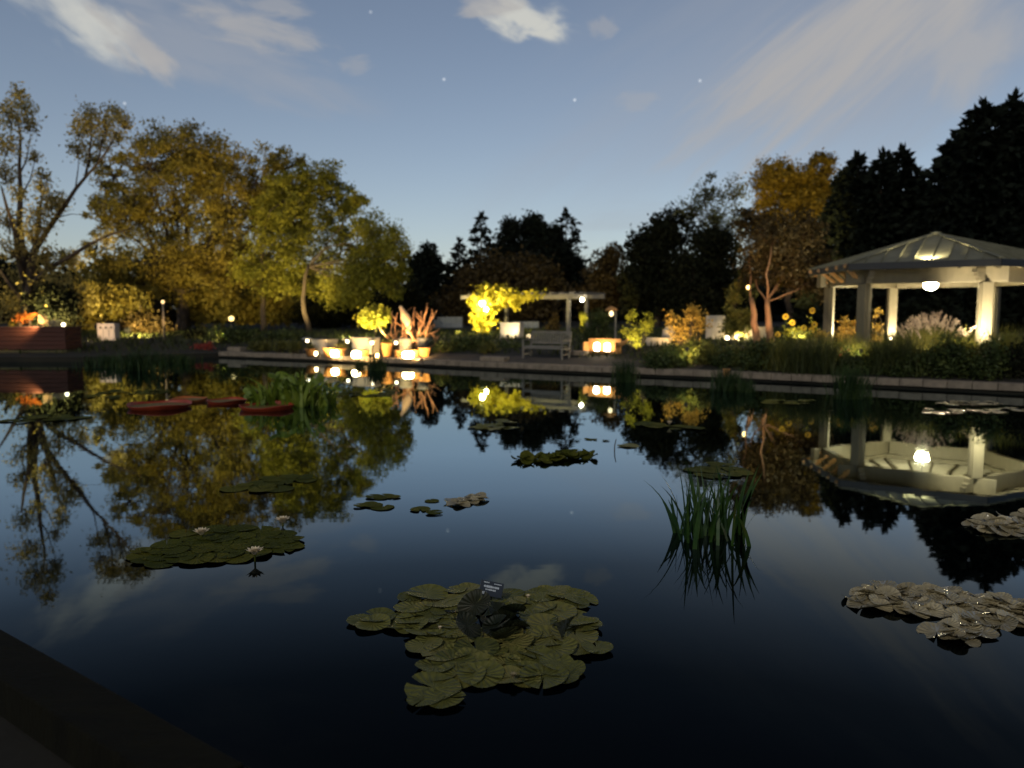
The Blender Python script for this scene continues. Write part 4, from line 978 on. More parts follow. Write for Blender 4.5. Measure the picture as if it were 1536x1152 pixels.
# ------------------------------------------------------------------ right of the bench
def right_bits():
    b = pt(903, 541, 27.2); b.z = gz(b.x, b.y) + .005
    t = thing('tray_planter', 'low boat shaped clay planter with two lights inside', 'planter', b, WRZ)
    m = MB(); m.box((0, .22, .26), (1.25, .05, .52)); m.box((-.62, -.02, .2), (.05, .45, .40)); m.box((.62, -.02, .2), (.05, .45, .4)); m.box((0, 0, .02), (1.24, .5, .04)); m.box((0, -.24, .05), (1.24, .05, .10)); m.build('planter_box', TERRA, t, bevel=.01)
    m = MB(); m.tube([(.60, -.1, .30), (.80, -.12, .36), (.98, -.14, .47), (1.06, -.14, .56)], [.09, .075, .05, .02], 8); m.build('spout', TERRA, t, True)
    for x, lab in ((-.17, 'left light of the pair in the boat shaped planter'), (.23, 'right light of the pair in the boat shaped planter')):
        M = Matrix.Rotation(WRZ, 3, 'Z'); c = b + M @ Vector((x, -.08, .043)); l = thing('candle_lamp', lab, 'lamp', c)
        MB().lathe([(.07, .0), (.10, .05), (.105, .26), (.075, .32), (.02, .335)], n=16).build('glass', glow('candle_glass', CREAM, 26), l, True)
        MB().lathe([(.085, 0), (.085, .02)], n=16).build('lamp_base', BLACKM, l)
    # hooded lamp on a post
    c = pt(917, 472, 30.4); zg = gz(c.x, c.y); t = thing('hooded_lamp', 'hooded garden lamp on a post right of the clipped shrub', 'lamp', (c.x, c.y, zg)); h = c.z - zg
    MB().lathe([(.26, .16), (.22, .22), (.1, .30), (.03, .33)], (0, 0, h), 20).build('lamp_shade', TERRA, t, True)
    MB().ball((0, 0, h + .04), .085, 14, 8, 1.3).build('bulb', glow('hood_bulb', (1, .76, .40), 2.5), t, True)
    m = MB(); m.tube([(.17, 0, 0), (.17, 0, h + .26)], [.045, .035], 8); m.bar((.17, 0, h + .25), (0, 0, h + .25), .03, .03); m.build('lamp_post', TIMBER, t)
    # small round yellow shrub head left of the clipped shrub
    c = pt(875, 474, 33.); b = Vector((c.x, c.y, gz(c.x, c.y))); z = c.z - b.z; t = thing('standard_shrub', 'small yellow lit leafy ball on a stem under the pergola end', 'shrub', b); rng = np.random.default_rng(2)
    P, cen, _ = clump_points([(0, 0, z, .17, .17, .15), (-.02, 0, z - .4, .1, .1, .3)], 40, 18, rng, .25)
    raw('foliage', leaf_quads(P, .07, rng, 0, .8), 4, YEL, t); MB().tube([(0, 0, 0), (.02, 0, z)], [.03, .02], 6).build('stem', BARK, t)
    floodlight('little added floodlight under the small yellow leafy ball', b + Vector((-.25, -.6, .0)), b + Vector((0, 0, z)), 260, YW, 40, 4, .5)  # added flood to light the leafy ball from below
    # lit bed edge, gravel glow and boulder
    q = pt(987, 521, 29.2); z = gz(q.x, q.y); t = thing('bed_edging', 'bright lit strip of stone edging right of the upright yellow shrub', 'edging', (q.x, q.y, z), WRZ)
    MB().box((0, 0, .15), (.95, .16, .32)).build('edging_stone', solid('pale_stone', (.48, .42, .32), .8, .15, 5), t, bevel=.02)
    q = pt(1108, 500, 33); z = gz(q.x, q.y); t = thing('garden_wall', 'low pale wall glowing behind the little conifer', 'wall', (q.x, q.y, z), WRZ)
    m = MB(); m.box((0, 0, .25), (2.3, .28, .62)); m.box((-1.0, .02, .52), (.8, .26, 1.0)); m.build('wall_body', solid('pale_stone', (.48, .42, .32), .8, .15, 5), t, bevel=.02)
    floodlight('added floodlight at the low pale wall', Vector((q.x - .3, q.y - 1.3, gz(q.x, q.y - 1.3))), Vector((q.x - .3, q.y, z + .35)), 560, (1, .78, .42), 120, 5, .6)  # unseen flood added to brighten the wall
    bulb_ball('path_globe', 'tiny globe light before the low pale wall', 'lamp', pt(1091, 507, 31.5), .075, CREAM, 12, None, .35)
    q = pt(1003, 508, 30); z = gz(q.x, q.y); t = thing('boulder', 'pale lit boulder at the left foot of the orange tinted shrub', 'boulder', (q.x, q.y, z))
    rng = np.random.default_rng(6); m = MB(); m.ball((0, 0, .36), .26, 14, 9, 1.25); m.v = [tuple(np.array(v) * (1 + rng.normal() * .05)) for v in m.v]; m.build('boulder_stone', solid('pale_stone', (.48, .42, .32), .8, .15, 5), t, True)
    floodlight('added floodlight between the boulder and the orange tinted shrub', g(1010, 530, 27.2), pt(1022, 488, 28.5), 420, WARM, 100, 5, .6)  # added flood for the boulder and the shrub beside it
    floodlight('added floodlight at the foot of the upright yellow shrub', g(952, 536, 26.8), pt(955, 495, 27.6), 150, YW, 90, 5, .5)  # another added flood, brightening the yellow shrub
    floodlight('added floodlight at the foot of the red trunks', g(1142, 520, 28.4), pt(1140, 450, 30), 300, (1, .60, .30), 80, 5, .6)  # unseen flood, added to light the trunks
    floodlight('added floodlight in the daisy bed', g(1200, 530, 24.2) + Vector((0, 0, .45)), pt(1200, 490, 25.2), 300, YW, 120, 5, .5)  # added flood that lights the flower heads
    floodlight('added floodlight among the golden shrub between the left posts', g(1268, 530, 24.4), pt(1270, 490, 25.6), 170, WARM, 90, 5, .5)  # added, unseen flood for the golden shrub
    floodlight('added floodlight below the pink plumes', g(1385, 560, 21.2), pt(1390, 495, 22.5), 150, (1, .85, .62), 110, 5, .5)  # flood added under the plumes to light them
    floodlight('added floodlight in the grasses between the left pavilion posts and the coping', g(1290, 560, 21.4) + Vector((0, 0, .5)), pt(1240, 535, 23.5), 90, YW, 130, 3, .5)  # extra bed light, added to brighten the left grasses
    floodlight('added floodlight in the grasses left of the brightest pavilion post', g(1430, 560, 20.6) + Vector((0, 0, .55)), pt(1440, 530, 23), 130, YW, 130, 3, .5)  # extra bed light, added for the grasses by the post
    floodlight('added floodlight in the low bushes right of the boat shaped planter', g(1030, 556, 23.6) + Vector((0, 0, .5)), pt(1040, 530, 26), 55, YW, 130, 3, .5)  # extra bed light, added for the low bushes
    q = pt(1123, 431, 31); bulb_ball('lantern_globe', 'small amber lantern hanging from the red trunked tree', 'lamp', q, .085, (1, .62, .2), 8, .5)
right_bits()

# ------------------------------------------------------------------ left end
def left_end():
    Y = 31.9; a = pt(-30, 540, Y); b = pt(124, 540, Y + 1.2); top = pt(60, 492, Y).z
    w = b.x - a.x; c = Vector(((a.x + b.x) / 2, Y + .6, 0)); t = thing('raised_planter', 'long red brown raised planter at the left water edge', 'planter', c)
    m = MB(); n = 5; hh = (top - .42) / n
    for i in range(n): m.box((0, 0, .42 + hh * (i + .5)), (w, 1.2, hh - .012))
    m.build('planter_boards', RUST, t, bevel=.008)
    MB().box((0, .0, .15), (w + .1, 1.32, .5)).build('plinth', solid('olive_stone', (.09, .075, .03), .9, .3, 4), t, bevel=.02)
    MB().box((0, 0, top + .02), (w + .06, 1.26, .05)).build('rim', RUST, t)
    MB().box((0, 0, top + .048), (w - .1, 1.1, .012)).build('soil', DARKSTONE, t)
    OR = leafy('orange_leaves', [(.40, .12, .02), (.55, .20, .03), (.62, .30, .08)], .3, 4); PAL = leafy('pale_leaves', [(.35, .30, .18), (.5, .42, .26), (.58, .5, .34)], .3, 4)
    k = Y / FPX
    for i, (x, y, r, m_, lab) in enumerate([(30, 476, 7, OR, 'left glowing orange plant on the raised planter'), (44, 474, 6, OR, 'right glowing orange plant on the raised planter'), (64, 480, 6, PAL, 'pale lit plant right of the orange plants'), (80, 487, 7, PAL, 'low pale plant beside the planter lamp'), (18, 487, 6, OLIVE, 'low olive plant at the left end of the raised planter')]):
        p = pt(x, y, Y + .5); base = Vector((p.x, p.y, top + .05)); z = p.z - base.z
        shrub('potted_flower', lab, 'flowers', base, [(0, 0, max(.12, z), r * k, r * k, r * k * .9)], m_, 260, .10, 400 + i, stems=True)
    q = pt(95, 487, Y + .3); l = bulb_ball('planter_lamp', 'white oval lamp on the right part of the raised planter', 'lamp', q, .075, CREAM, 9, None, q.z - top - .05)
    spot(l, Vector((-.8, -.5, .1)), Vector((-1.6, .2, .1)), 420, (1, .6, .25), 120, .8, .1)  # spot added away from the lamp to brighten the orange plants
    # white cabinet with three round holes
    c = pt(164, 517, 37.5); c.z = gz(c.x, c.y); t = thing('cabinet', 'pale upright cabinet with three round holes near its top', 'cabinet', c)
    h = pt(164, 485, 37.5).z - c.z; m = MB(); m.box((0, 0, h / 2), (.84, .5, h)); m.build('cabinet_body', solid('pale_pink_paint', (.56, .46, .38), .6, .12, 3, .1), t, bevel=.02)
    m = MB()
    for x in (-.26, 0, .26): m.tube([(x, -.262, h - .2), (x, -.245, h - .2)], [.06, .06], 16)
    m.build('round_hole', BLACKM, t)
    m = MB()
    for x in (-.14, .14): m.box((x, -.256, h * .42), (.02, .012, h * .62))
    m.build('door_groove', solid('grey_groove', (.3, .26, .22), .7), t)
    floodlight('added floodlight lighting the pale cabinet', c + Vector((-1.6, -2.6, .0)), c + Vector((-.6, 0, .6)), 420, (1, .72, .42), 110, 5, .7)  # unseen flood added to light the cabinet
    gl = g(192, 516, 41.); floodlight('small glowing floodlight right of the pale cabinet', gl, gl + Vector((.6, 3, 2.2)), 300, WARM, 120, 40, 1.4)
    # tall thin lit pole
    c = pt(247, 518, 38); c.z = gz(c.x, c.y); h = pt(247, 452, 38).z - c.z; t = thing('lamp_pole', 'thin tall lit pole with a small light at its top', 'lamp', c)
    MB().tube([(0, 0, 0), (0, 0, h - .1)], [.06, .045], 10).build('pole', PALEBARK, t, True)
    MB().ball((0, 0, h - .03), .075, 12, 8, 1.2).build('globe', glow('pole_globe', (1, .70, .32), 1.6), t, True)
    floodlight('added floodlight at the foot of the tall thin pole', c + Vector((-.1, -1.1, 0)), c + Vector((0, 0, 1.3)), 260, WARM, 50, 5, .6)  # added flood lighting the pole from below
    # globe street lamp
    c = pt(347, 478, 43); bulb_ball('globe_lamp', 'round yellow globe lamp glowing under the left bank trees', 'lamp', c, .15, (1, .74, .28), 2.2, None, c.z - gz(c.x, c.y))
    # red flowers near the coping end, pale slab
    p = g(314, 530, 34.4); shrub('red_flowers', 'small red flower patch at the left end of the coping', 'flowers', p, [(0, 0, .22, .22, .2, .16), (-.5, .1, .16, .4, .2, .10)], solid('red_petals2', (.30, .035, .02), .7), 420, .08, 420)
    s = pt(356, 528, 34); s.z = gz(s.x, s.y); t = thing('stone_slab', 'pale low stone slab right of the red flowers', 'stone block', s, WRZ)
    MB().box((0, 0, .08), (.85, .4, .20)).build('slab', STONE, t, bevel=.02)
left_end()

# added floodlights, unseen among the planting, that turn the left bank trees gold
def added_tree_floods():
    for i, (x, Yb, tx, ty, Yt, wt, deg, lab) in enumerate([
            (60, 34.5, 100, 300, 40, 3600, 95, 'added floodlight behind the raised planter aimed at the half bare tree'),
            (205, 38.5, 230, 330, 50, 5600, 95, 'added floodlight in the rushes aimed at the tallest golden tree'),
            (330, 37.0, 330, 330, 50, 5200, 95, 'added floodlight near the low dark bush aimed at the tallest golden tree'),
            (415, 40.5, 455, 330, 47, 3400, 90, 'added floodlight behind the olive mounds aimed at the olive gold tree'),
            (520, 35.0, 560, 400, 44, 1050, 90, 'added floodlight behind the white planters aimed at the drooping tree'),
            (1165, 44.0, 1195, 280, 58, 8500, 60, 'added floodlight behind the twin trunk tree aimed at the gold topped tree'),
            (930, 50.0, 912, 395, 60, 1000, 50, 'added floodlight behind the clipped shrub aimed at the rusty topped tree'),
            (1150, 26.6, 1165, 370, 30, 150, 90, 'added floodlight in the grass aimed at the brown crown'),
            (775, 42.0, 800, 430, 58, 420, 70, 'added floodlight behind the pergola aimed at the wide low tree')]):
        floodlight(lab, g(x, 520, Yb), pt(tx, ty, Yt), wt, (1, .76, .28) if i != 4 else (1, .84, .32), deg, 3, .8)
added_tree_floods()
# ------------------------------------------------------------------ water lilies
def pad_mesh(name, mat, seed, curl=.12, fold=.06, notch=.35, lift=0.):
    rng = random.Random(seed); m = MB(); NS = 30; rad = (0, .3, .6, .85, 1.0)
    ph = [rng.uniform(0, 6.28) for _ in range(4)]
    for r in rad:
        for j in range(NS + 1):
            a = notch / 2 + (2 * math.pi - notch) * j / NS
            e = 1 + .035 * math.sin(3 * a + ph[0]) + .02 * math.sin(7 * a + ph[1])
            z = curl * max(0, r - .6) ** 2 * 6 * (.5 + .5 * math.sin(2 * a + ph[2])) + fold * r * math.sin(2 * a + ph[3]) + lift * r * r
            m.v.append((r * e * math.cos(a), r * e * math.sin(a), z))
    for i in range(len(rad) - 1):
        for j in range(NS):
            a = i * (NS + 1) + j
            if i == 0: m.f.append((a, a + NS + 1, a + NS + 2))
            else: m.f.append((a, a + NS + 1, a + NS + 2, a + 1))
    me = m.mesh(name); me.materials.append(mat); me.polygons.foreach_set('use_smooth', [True] * len(me.polygons)); return me
def padmat(name, c1, c2, c3, rough=.5, spec=.3, trans=.1):
    if name in _M: return _M[name]
    m, nt, b = new_mat(name); L = nt.links
    oi = nt.nodes.new('ShaderNodeObjectInfo'); tc = nt.nodes.new('ShaderNodeTexCoord')
    nz = nt.nodes.new('ShaderNodeTexNoise'); nz.inputs['Scale'].default_value = 2.4; nz.inputs['Detail'].default_value = 5
    add = nt.nodes.new('ShaderNodeVectorMath'); add.operation = 'ADD'
    L.new(tc.outputs['Object'], add.inputs[0]); L.new(oi.outputs['Location'], add.inputs[1]); L.new(add.outputs[0], nz.inputs['Vector'])
    ad = nt.nodes.new('ShaderNodeMath'); ad.operation = 'MULTIPLY_ADD'; L.new(oi.outputs['Random'], ad.inputs[0]); ad.inputs[1].default_value = .6
    sb = nt.nodes.new('ShaderNodeMath'); sb.operation = 'MULTIPLY_ADD'; L.new(nz.outputs['Fac'], sb.inputs[0]); sb.inputs[1].default_value = .9; sb.inputs[2].default_value = -.28
    L.new(sb.outputs[0], ad.inputs[2])
    r = ramp(nt, [(0, rgba(c1)), (.5, rgba(c2)), (1, rgba(c3))]); L.new(ad.outputs[0], r.inputs[0])
    # radial veins
    sx = nt.nodes.new('ShaderNodeSeparateXYZ'); L.new(tc.outputs['Object'], sx.inputs[0])
    at = nt.nodes.new('ShaderNodeMath'); at.operation = 'ARCTAN2'; L.new(sx.outputs[1], at.inputs[0]); L.new(sx.outputs[0], at.inputs[1])
    ml = nt.nodes.new('ShaderNodeMath'); ml.operation = 'MULTIPLY'; L.new(at.outputs[0], ml.inputs[0]); ml.inputs[1].default_value = 9
    sn = nt.nodes.new('ShaderNodeMath'); sn.operation = 'SINE'; L.new(ml.outputs[0], sn.inputs[0])
    pw_ = nt.nodes.new('ShaderNodeMath'); pw_.operation = 'MULTIPLY'; L.new(sn.outputs[0], pw_.inputs[0]); L.new(sn.outputs[0], pw_.inputs[1])
    bp = nt.nodes.new('ShaderNodeBump'); bp.inputs['Strength'].default_value = .35; bp.inputs['Distance'].default_value = .03
    L.new(pw_.outputs[0], bp.inputs['Height']); L.new(bp.outputs[0], b.inputs['Normal'])
    L.new(r.outputs[0], b.inputs['Base Color']); b.inputs['Roughness'].default_value = rough; b.inputs['Specular IOR Level'].default_value = spec
    _M[name] = m
    return m
PADG = padmat('pad_green', (.05, .058, .014), (.155, .150, .034), (.25, .21, .065), .55, .22)
PADO = padmat('pad_olive', (.032, .040, .005), (.072, .078, .009), (.13, .115, .014), .75, .08)
PADP = padmat('pad_lit_tone', (.20, .165, .085), (.38, .31, .17), (.58, .48, .27), .24, 1.0)  # light falling on these pads is put into a paler base colour
PADD = padmat('pad_dark', (.010, .014, .006), (.018, .022, .008), (.035, .03, .010), .5)
PM = {}
def pads(mat, curl, fold):
    k = (mat.name, curl, fold)
    if k not in PM: PM[k] = [pad_mesh('pad', mat, 7 * i + len(PM), curl, fold, random.Random(i).uniform(.12, .4)) for i in range(6)]
    return PM[k]
def lily(label, areas, mat=PADG, r=.12, curl=.12, fold=.06, seed=1, minsep=1.15, tilt=6, jit=.3, loose=False):
    """areas: (px, py, half width px, half height px, count) on the water"""
    rng = random.Random(seed); allp = []
    for (x, y, a, b, n) in areas:
        tries = 0; got = 0
        while got < n and tries < 4000:
            tries += 1; th = rng.uniform(0, 6.283); q = rng.uniform(0, 1) ** .5
            p = pw(x + a * q * math.cos(th), y + b * q * math.sin(th)); rr = r * rng.uniform(1 - jit, 1 + jit)
            if all((p.xy - o[0].xy).length > (rr + o[1]) * minsep * .5 for o in allp): allp.append((p, rr)); got += 1
    c = sum((p for p, _ in allp), Vector()) / len(allp); c.z = 0
    t = thing('water_lily', label, 'water lily', c)
    ms = pads(mat, curl, fold)
    for i, (p, rr) in enumerate(sorted(allp, key=lambda o: -o[1])):
        o = bpy.data.objects.new('pad', ms[i % 6]); C.objects.link(o); o.parent = t
        o.location = (p.x - c.x, p.y - c.y, .005 + fold * rr * .45 + (.0019 * i) % .013 + rr * math.sin(R(tilt)) * .15)
        o.scale = (rr, rr, rr); o.rotation_euler = (R(rng.uniform(-tilt, tilt)), R(rng.uniform(-tilt, tilt)), rng.uniform(0, 6.283))
    return t, c
def petals(t, c, r, m_, name='flower', open_=.9, rows=3):
    m = MB(); c = Vector(c)
    for k in range(rows):
        n = 9; el = open_ * (1 - .32 * k) 
        for j in range(n):
            a = 2 * math.pi * (j + .5 * (k % 2)) / n; d = Vector((math.cos(a) * math.sin(el), math.sin(a) * math.sin(el), math.cos(el))); s = Vector((-math.sin(a), math.cos(a), 0)); L_ = r * (1 - .12 * k)
            up = s.cross(d)
            m.add([c, c + d * L_ * .55 + s * L_ * .22 - up * L_ * .05, c + d * L_ + up * L_ * .06, c + d * L_ * .55 - s * L_ * .22 - up * L_ * .05, c + d * L_ * .5 - up * L_ * .12], [(0, 1, 4), (1, 2, 4), (2, 3, 4), (3, 0, 4)])
    o = m.build(name, m_, t)
    return o
PETAL = solid('cream_petals', (.82, .66, .42), .5, .1, 9, 0)
def waterplants():
    # main lily in the foreground
    t, c = lily('largest foreground water lily with olive pads around a plant label', [
        (690, 905, 84, 18, 17), (830, 900, 54, 14, 11), (572, 936, 32, 7, 4), (650, 935, 52, 20, 10), (840, 940, 40, 24, 10), (700, 1000, 58, 28, 17), (800, 1010, 58, 16, 12), (884, 978, 14, 6, 2), (652, 1044, 28, 10, 4), (735, 972, 100, 18, 10)],
        PADG, .123, .12, .05, 4, .84, 6)
    rng = np.random.default_rng(3); P = []
    m = MB(); ms = pads(PADD, .3, .12)
    rr = random.Random(8)
    for k in range(15):                                   # raised dark leaves at the heart
        p = pw(740 + rr.gauss(0, 48), 946 + rr.gauss(0, 11)); o = bpy.data.objects.new('raised_leaf', ms[k % 6]); C.objects.link(o); o.parent = t
        s = rr.uniform(.07, .115); o.scale = (s, s, s); o.location = (p.x - c.x, p.y - c.y, rr.uniform(.05, .11)); o.rotation_euler = (R(rr.uniform(-50, 50)), R(rr.uniform(-50, 50)), rr.uniform(0, 6.28))
    for px, py, r, h in ((761, 945, .035, .06), (660, 948, .025, .05), (792, 900, .03, .05), (770, 1018, .04, .03)):
        p = pw(px, py + 8) - c; bud = petals(t, (p.x, p.y, h), r, PETAL if px != 770 else solid('faded_petals', (.25, .2, .1), .6), 'flower_bud', .55, 2)
    # dark plant label on a stake in the middle of it
    q = pw(737, 908); t2 = thing('plant_label', 'small dark plant label with white lines of writing among the lily pads', 'label', (q.x, q.y, 0), R(9))
    Mx = Matrix.Rotation(R(-22), 3, 'X') @ Matrix.Rotation(R(14), 3, 'Y'); cc = Vector((0, 0, .115))
    MB().box(cc, (.16, .006, .10), Mx).build('label_plate', solid('label_black', (.012, .016, .022), .3, .1, 9, 0), t2, bevel=.002)
    m = MB(); r3 = random.Random(5)
    for z, x0, x1, hh in ((.038, -.06, -.022, .008), (.036, .012, .062, .008), (.012, -.055, .05, .017), (-.008, -.04, .03, .012), (-.032, -.066, -.03, .018)):
        x = x0
        while x < x1:
            w = r3.uniform(.005, .010); m.box(cc + Mx @ Vector((x + w / 2, -.0045, z)), (w * .72, .002, hh * r3.uniform(.6, 1)), Mx); x += w
    m.build('lettering', solid('label_white', (.62, .66, .68), .5, .05, 9, 0), t2)
    MB().tube([(0, .012, -.4), (0, .012, .10)], [.006, .006], 6).build('stake', BLACKM, t2)
    # the others
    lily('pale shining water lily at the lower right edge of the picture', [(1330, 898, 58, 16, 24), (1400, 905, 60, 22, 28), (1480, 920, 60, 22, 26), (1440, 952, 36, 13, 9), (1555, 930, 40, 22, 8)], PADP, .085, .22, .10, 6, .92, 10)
    t, c = lily('dark olive water lily with three cream flowers on the left', [(350, 806, 80, 12, 30), (300, 830, 90, 14, 26), (400, 815, 46, 14, 14), (235, 838, 26, 9, 5)], PADO, .115, .06, .03, 7, 1.05, 3)
    for px, py, h in ((302, 797, .07), (424, 779, .06), (382, 826, .09)):
        z = h; p = pw(px, py, z) - c; fl = petals(t, (p.x, p.y, z - .04), .095, PETAL, 'flower', .85, 4)
        MB().tube([(p.x, p.y, -.2), (p.x, p.y, z - .03)], [.008, .008], 6).build('flower_stalk', PADO, fl)
    lily('compact heap of raised dark pads in mid pond', [(815, 690, 30, 6, 12), (858, 686, 26, 5, 11), (795, 692, 20, 4, 5)], PADO, .11, .4, .22, 8, .8, 16)
    lily('loose flat pads left of the small bright lily in mid pond', [(558, 759, 28, 5, 4), (590, 746, 30, 4, 4), (628, 765, 10, 3, 1), (655, 771, 12, 3, 1), (640, 752, 8, 3, 1)], PADO, .10, .03, .012, 9, 1.0, 1)
    lily('small bright lily right of the loose flat pads in mid pond', [(688, 755, 20, 4, 6), (714, 748, 15, 5, 6)], PADP, .075, .2, .08, 10, .9, 8)
    lily('faint olive pads in the dark reflection of the golden trees', [(380, 733, 40, 4, 6), (430, 722, 42, 6, 8)], PADO, .13, .03, .015, 11, 1.2, 1)
    t, c = lily('grey green pads below the orange reflection with one white bud', [(985, 637, 26, 4, 5), (1030, 642, 22, 4, 4)], PADO, .15, .04, .02, 12, 1.1, 1)
    p = pw(1004, 640) - c; petals(t, (p.x, p.y, .04), .08, PETAL, 'flower_bud', .7, 2)
    lily('pale pads at the right edge below the dark conifer reflection', [(1500, 790, 40, 12, 20), (1550, 785, 30, 14, 12)], PADP, .10, .3, .12, 13, 1.0, 12)
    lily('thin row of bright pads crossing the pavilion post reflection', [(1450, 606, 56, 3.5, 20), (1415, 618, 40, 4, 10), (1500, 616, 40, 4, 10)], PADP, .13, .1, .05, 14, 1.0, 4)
    lily('row of dull pads below the round grass mound', [(1180, 603, 50, 3, 9)], PADO, .16, .05, .03, 15, 1.1, 2)
    lily('yellowish pads in the bright vine reflection', [(740, 642, 28, 5, 11), (752, 634, 14, 3, 3)], PADG, .12, .12, .06, 16, 1, 5)
    lily('pads behind the tall iris clump', [(1078, 707, 40, 10, 12)], PADO, .12, .04, .02, 17, 1.1, 2)
    lily('dull pads right of the taro clump', [(540, 592, 50, 3.5, 9), (575, 586, 20, 2.5, 3)], PADO, .18, .04, .02, 19, 1.1, 1)
    lily('dull pads in front of the tall rushes', [(205, 588, 52, 4, 11), (150, 596, 30, 4, 5)], PADO, .17, .04, .02, 20, 1.1, 1)
    lily('long dull raft of pads near the left edge', [(80, 627, 50, 4, 12), (25, 634, 20, 4, 4)], PADO, .15, .04, .02, 21, 1.1, 1)
    lily('single flat green pad beside the bare stalk in mid pond', [(938, 670, 7, 1, 2)], PADG, .12, .05, .04, 23, .6, 3)
    lily('two tiny dark pads left of the bare stalk in mid pond', [(884, 660, 9, 1, 2), (906, 661, 4, 1, 1)], PADO, .08, .05, .04, 24, .8, 3)
    p = pw(921, 676); tag(MB().tube([(p.x, p.y, -.2), (p.x + .01, p.y, .08), (p.x + .03, p.y, .17)], [.008, .008, .006], 6).build('bare_stalk', BARK), 'thin bare stalk standing in the open water', 'stalk')
    # giant platters with upturned red rims
    def platter(label, px, py, r, seed, col, rise=.11):
        p = pw(px, py); t = thing('giant_lily_pad', label, 'giant water lily', p, random.Random(seed).uniform(0, 6))
        m = MB(); n = 48; rng = random.Random(seed)
        pr = [(0.01, .03), (.4 * r, .035), (.8 * r, .03), (.96 * r, .035)]
        m.lathe(pr, n=n); m.f = m.f[:-2]; m.build('leaf_blade', padmat('platter_green', (.10, .07, .02), (.17, .12, .03), (.22, .14, .04), .5), t, True)
        m = MB(); m.lathe([(.90 * r, -.01), (.965 * r, .035), (r, .07), (1.012 * r, rise), (1.002 * r, rise + .004), (.985 * r, .07), (.955 * r, .034)], n=n)
        m.f = m.f[:-2]; ph = rng.uniform(0, 6)
        m.v = [(x, y, z * (1 + .22 * math.sin(3 * math.atan2(y, x) + ph)) if z > .05 else z) for x, y, z in m.v]
        m.build('rim', col, t, True)
    RED = solid('red_rim', (.30, .040, .012), .5, .3, 4, .2); ORR = solid('orange_rim', (.42, .12, .03), .5, .3, 4, .2)
    platter('large red rimmed giant pad left of the reflected pole', 240, 611, .62, 1, RED, .085)
    platter('orange tinted giant pad touching the large red one from behind', 283, 602, .40, 2, ORR, .065)
    platter('half hidden dull red giant pad between the other two groups', 340, 604, .42, 3, RED, .06)
    platter('bright red rimmed giant pad in front of the taro clump', 400, 613, .54, 4, RED, .085)
    # taro clump
    TA = leafy('taro_leaves', [(.08, .13, .012), (.17, .23, .02), (.28, .32, .035)], .3, 2, .45, .4)
    TLEAF = pad_mesh('leaf', TA, 3, .05, .1, .5, -.25)
    for v in TLEAF.vertices: v.co = (v.co.x * 1.45 if v.co.x < 0 else v.co.x, v.co.y * .6, v.co.z)
    b = pw(440, 606); t = thing('taro_clump', 'bright green feathery clump of broad leaves standing in the water', 'water plant', b); rng = random.Random(17); m = MB()
    n = 300; rg = np.random.default_rng(18); xx = rg.uniform(-1, 1, n); q = np.stack([xx * .85, rg.normal(size=n) * .28, np.full(n, -.05)], 1)
    for lo, hi, hh in ((0, .45, .82), (.45, .8, .62), (.8, 1.01, .42)):
        w_ = (np.abs(xx) >= lo) & (np.abs(xx) < hi)
        raw('fronds', blades(q[w_], hh, .085, rg, .75, .55, 6), 4, TA, t)
    for k in range(26):
        x = rng.uniform(-.95, .95); z = rng.uniform(.12, .72) * (1 - .5 * x * x)
        o = bpy.data.objects.new('leaf', TLEAF); C.objects.link(o); o.parent = t; o.location = (x, rng.gauss(-.1, .2), z); k_ = rng.uniform(.09, .16); o.scale = (k_, k_, k_)
        o.rotation_euler = (R(rng.uniform(25, 75)), R(rng.uniform(-40, 40)), rng.uniform(-1.4, 1.4))
    # tall iris clump
    IR = leafy('iris_leaves', [(.008, .026, .006), (.018, .055, .010), (.05, .10, .018), (.10, .08, .02)], .25, 2.5, .4, .4)
    b = pw(1064, 801); t = thing('iris_clump', 'tall clump of upright green iris leaves in open water', 'water plant', b); rng = np.random.default_rng(12)
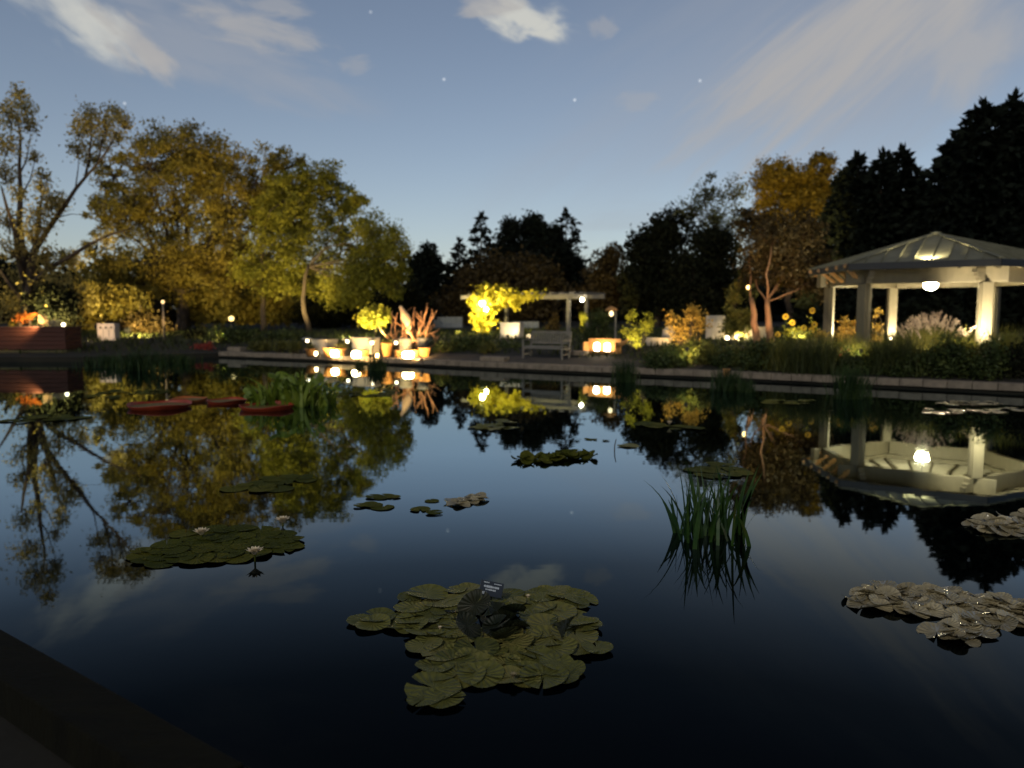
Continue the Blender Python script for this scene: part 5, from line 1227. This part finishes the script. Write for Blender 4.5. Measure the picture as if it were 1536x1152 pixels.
    for k in range(84):
        V = blades(np.array([[rng.uniform(-1, 1) * .30, rng.normal() * .15, -.05]]), .66, .030, rng, .40, .55, 7).reshape(-1, 4, 3)
        m = MB(); m.v = [tuple(V[0, 0]), tuple(V[0, 1])] + [tuple(c_) for q_ in V for c_ in (q_[3], q_[2])]; m.f = [(2 * i, 2 * i + 1, 2 * i + 3, 2 * i + 2) for i in range(len(V))]
        m.build('leaf', IR, t)
    for (x, dx, h) in ((-.30, -.16, .40), (-.27, -.10, .34), (.26, .22, .60), (.28, .16, .66), (.24, .12, .62), (.30, .10, .5), (-.1, -.08, .62)):
        w = .018; pts_ = []; m = MB()
        for i in range(7):
            s = i / 6; ww = w * (1 - s ** 2.2) + .001; cx = x + dx * (s * .4 + .6 * s * s); z = -.03 + h * s; m.v += [(cx - ww, .03, z), (cx + ww, .03, z)]
        m.f = [(2 * i, 2 * i + 1, 2 * i + 3, 2 * i + 2) for i in range(6)]; m.build('leaf', IR, t)
waterplants()

# repeats share a group
GROUPS = {'plant_pot': 'terracotta and white pots in the lit cluster', 'lantern': 'lanterns among the pots', 'path_light': 'flat topped path lights', 'ground_floodlight': 'garden floodlights on the far bank', 'spruce_tree': 'black conifers behind the garden',
    'pine_tree': 'round topped pines beyond the pergola', 'mound_shrub': 'low bushes on the far bank', 'grass_mound': 'grasses below the pavilion', 'daisy_plant': 'yellow daisies beside the pavilion', 'water_grass': 'grass tufts along the pond wall', 'rush_clump': 'rushes at the left bank',
    'water_lily': 'water lilies on the pond', 'giant_lily_pad': 'giant red rimmed lily pads', 'pergola_lamp': 'lamps hanging on the pergola', 'path_globe': 'small globe lights on the far bank', 'box_planter': 'box planters on the far bank', 'candle_lamp': 'lights in the boat shaped planter', 'stone_slab': 'low stone slabs by the coping',
    'fence_panel': 'pale panels behind the garden', 'potted_flower': 'plants on the raised planter', 'understory_tree': 'small trees under the left bank trees', 'cottonwood_tree': 'golden trees of the left bank', 'flowering_shrub': 'lit shrubs on the right of the far bank', 'oak_tree': 'dark round trees on the right'}
for o in list(C.objects):
    k = o.name.split('.')[0]
    if o.parent is None and k in GROUPS and 'category' in o: o['group'] = GROUPS[k]
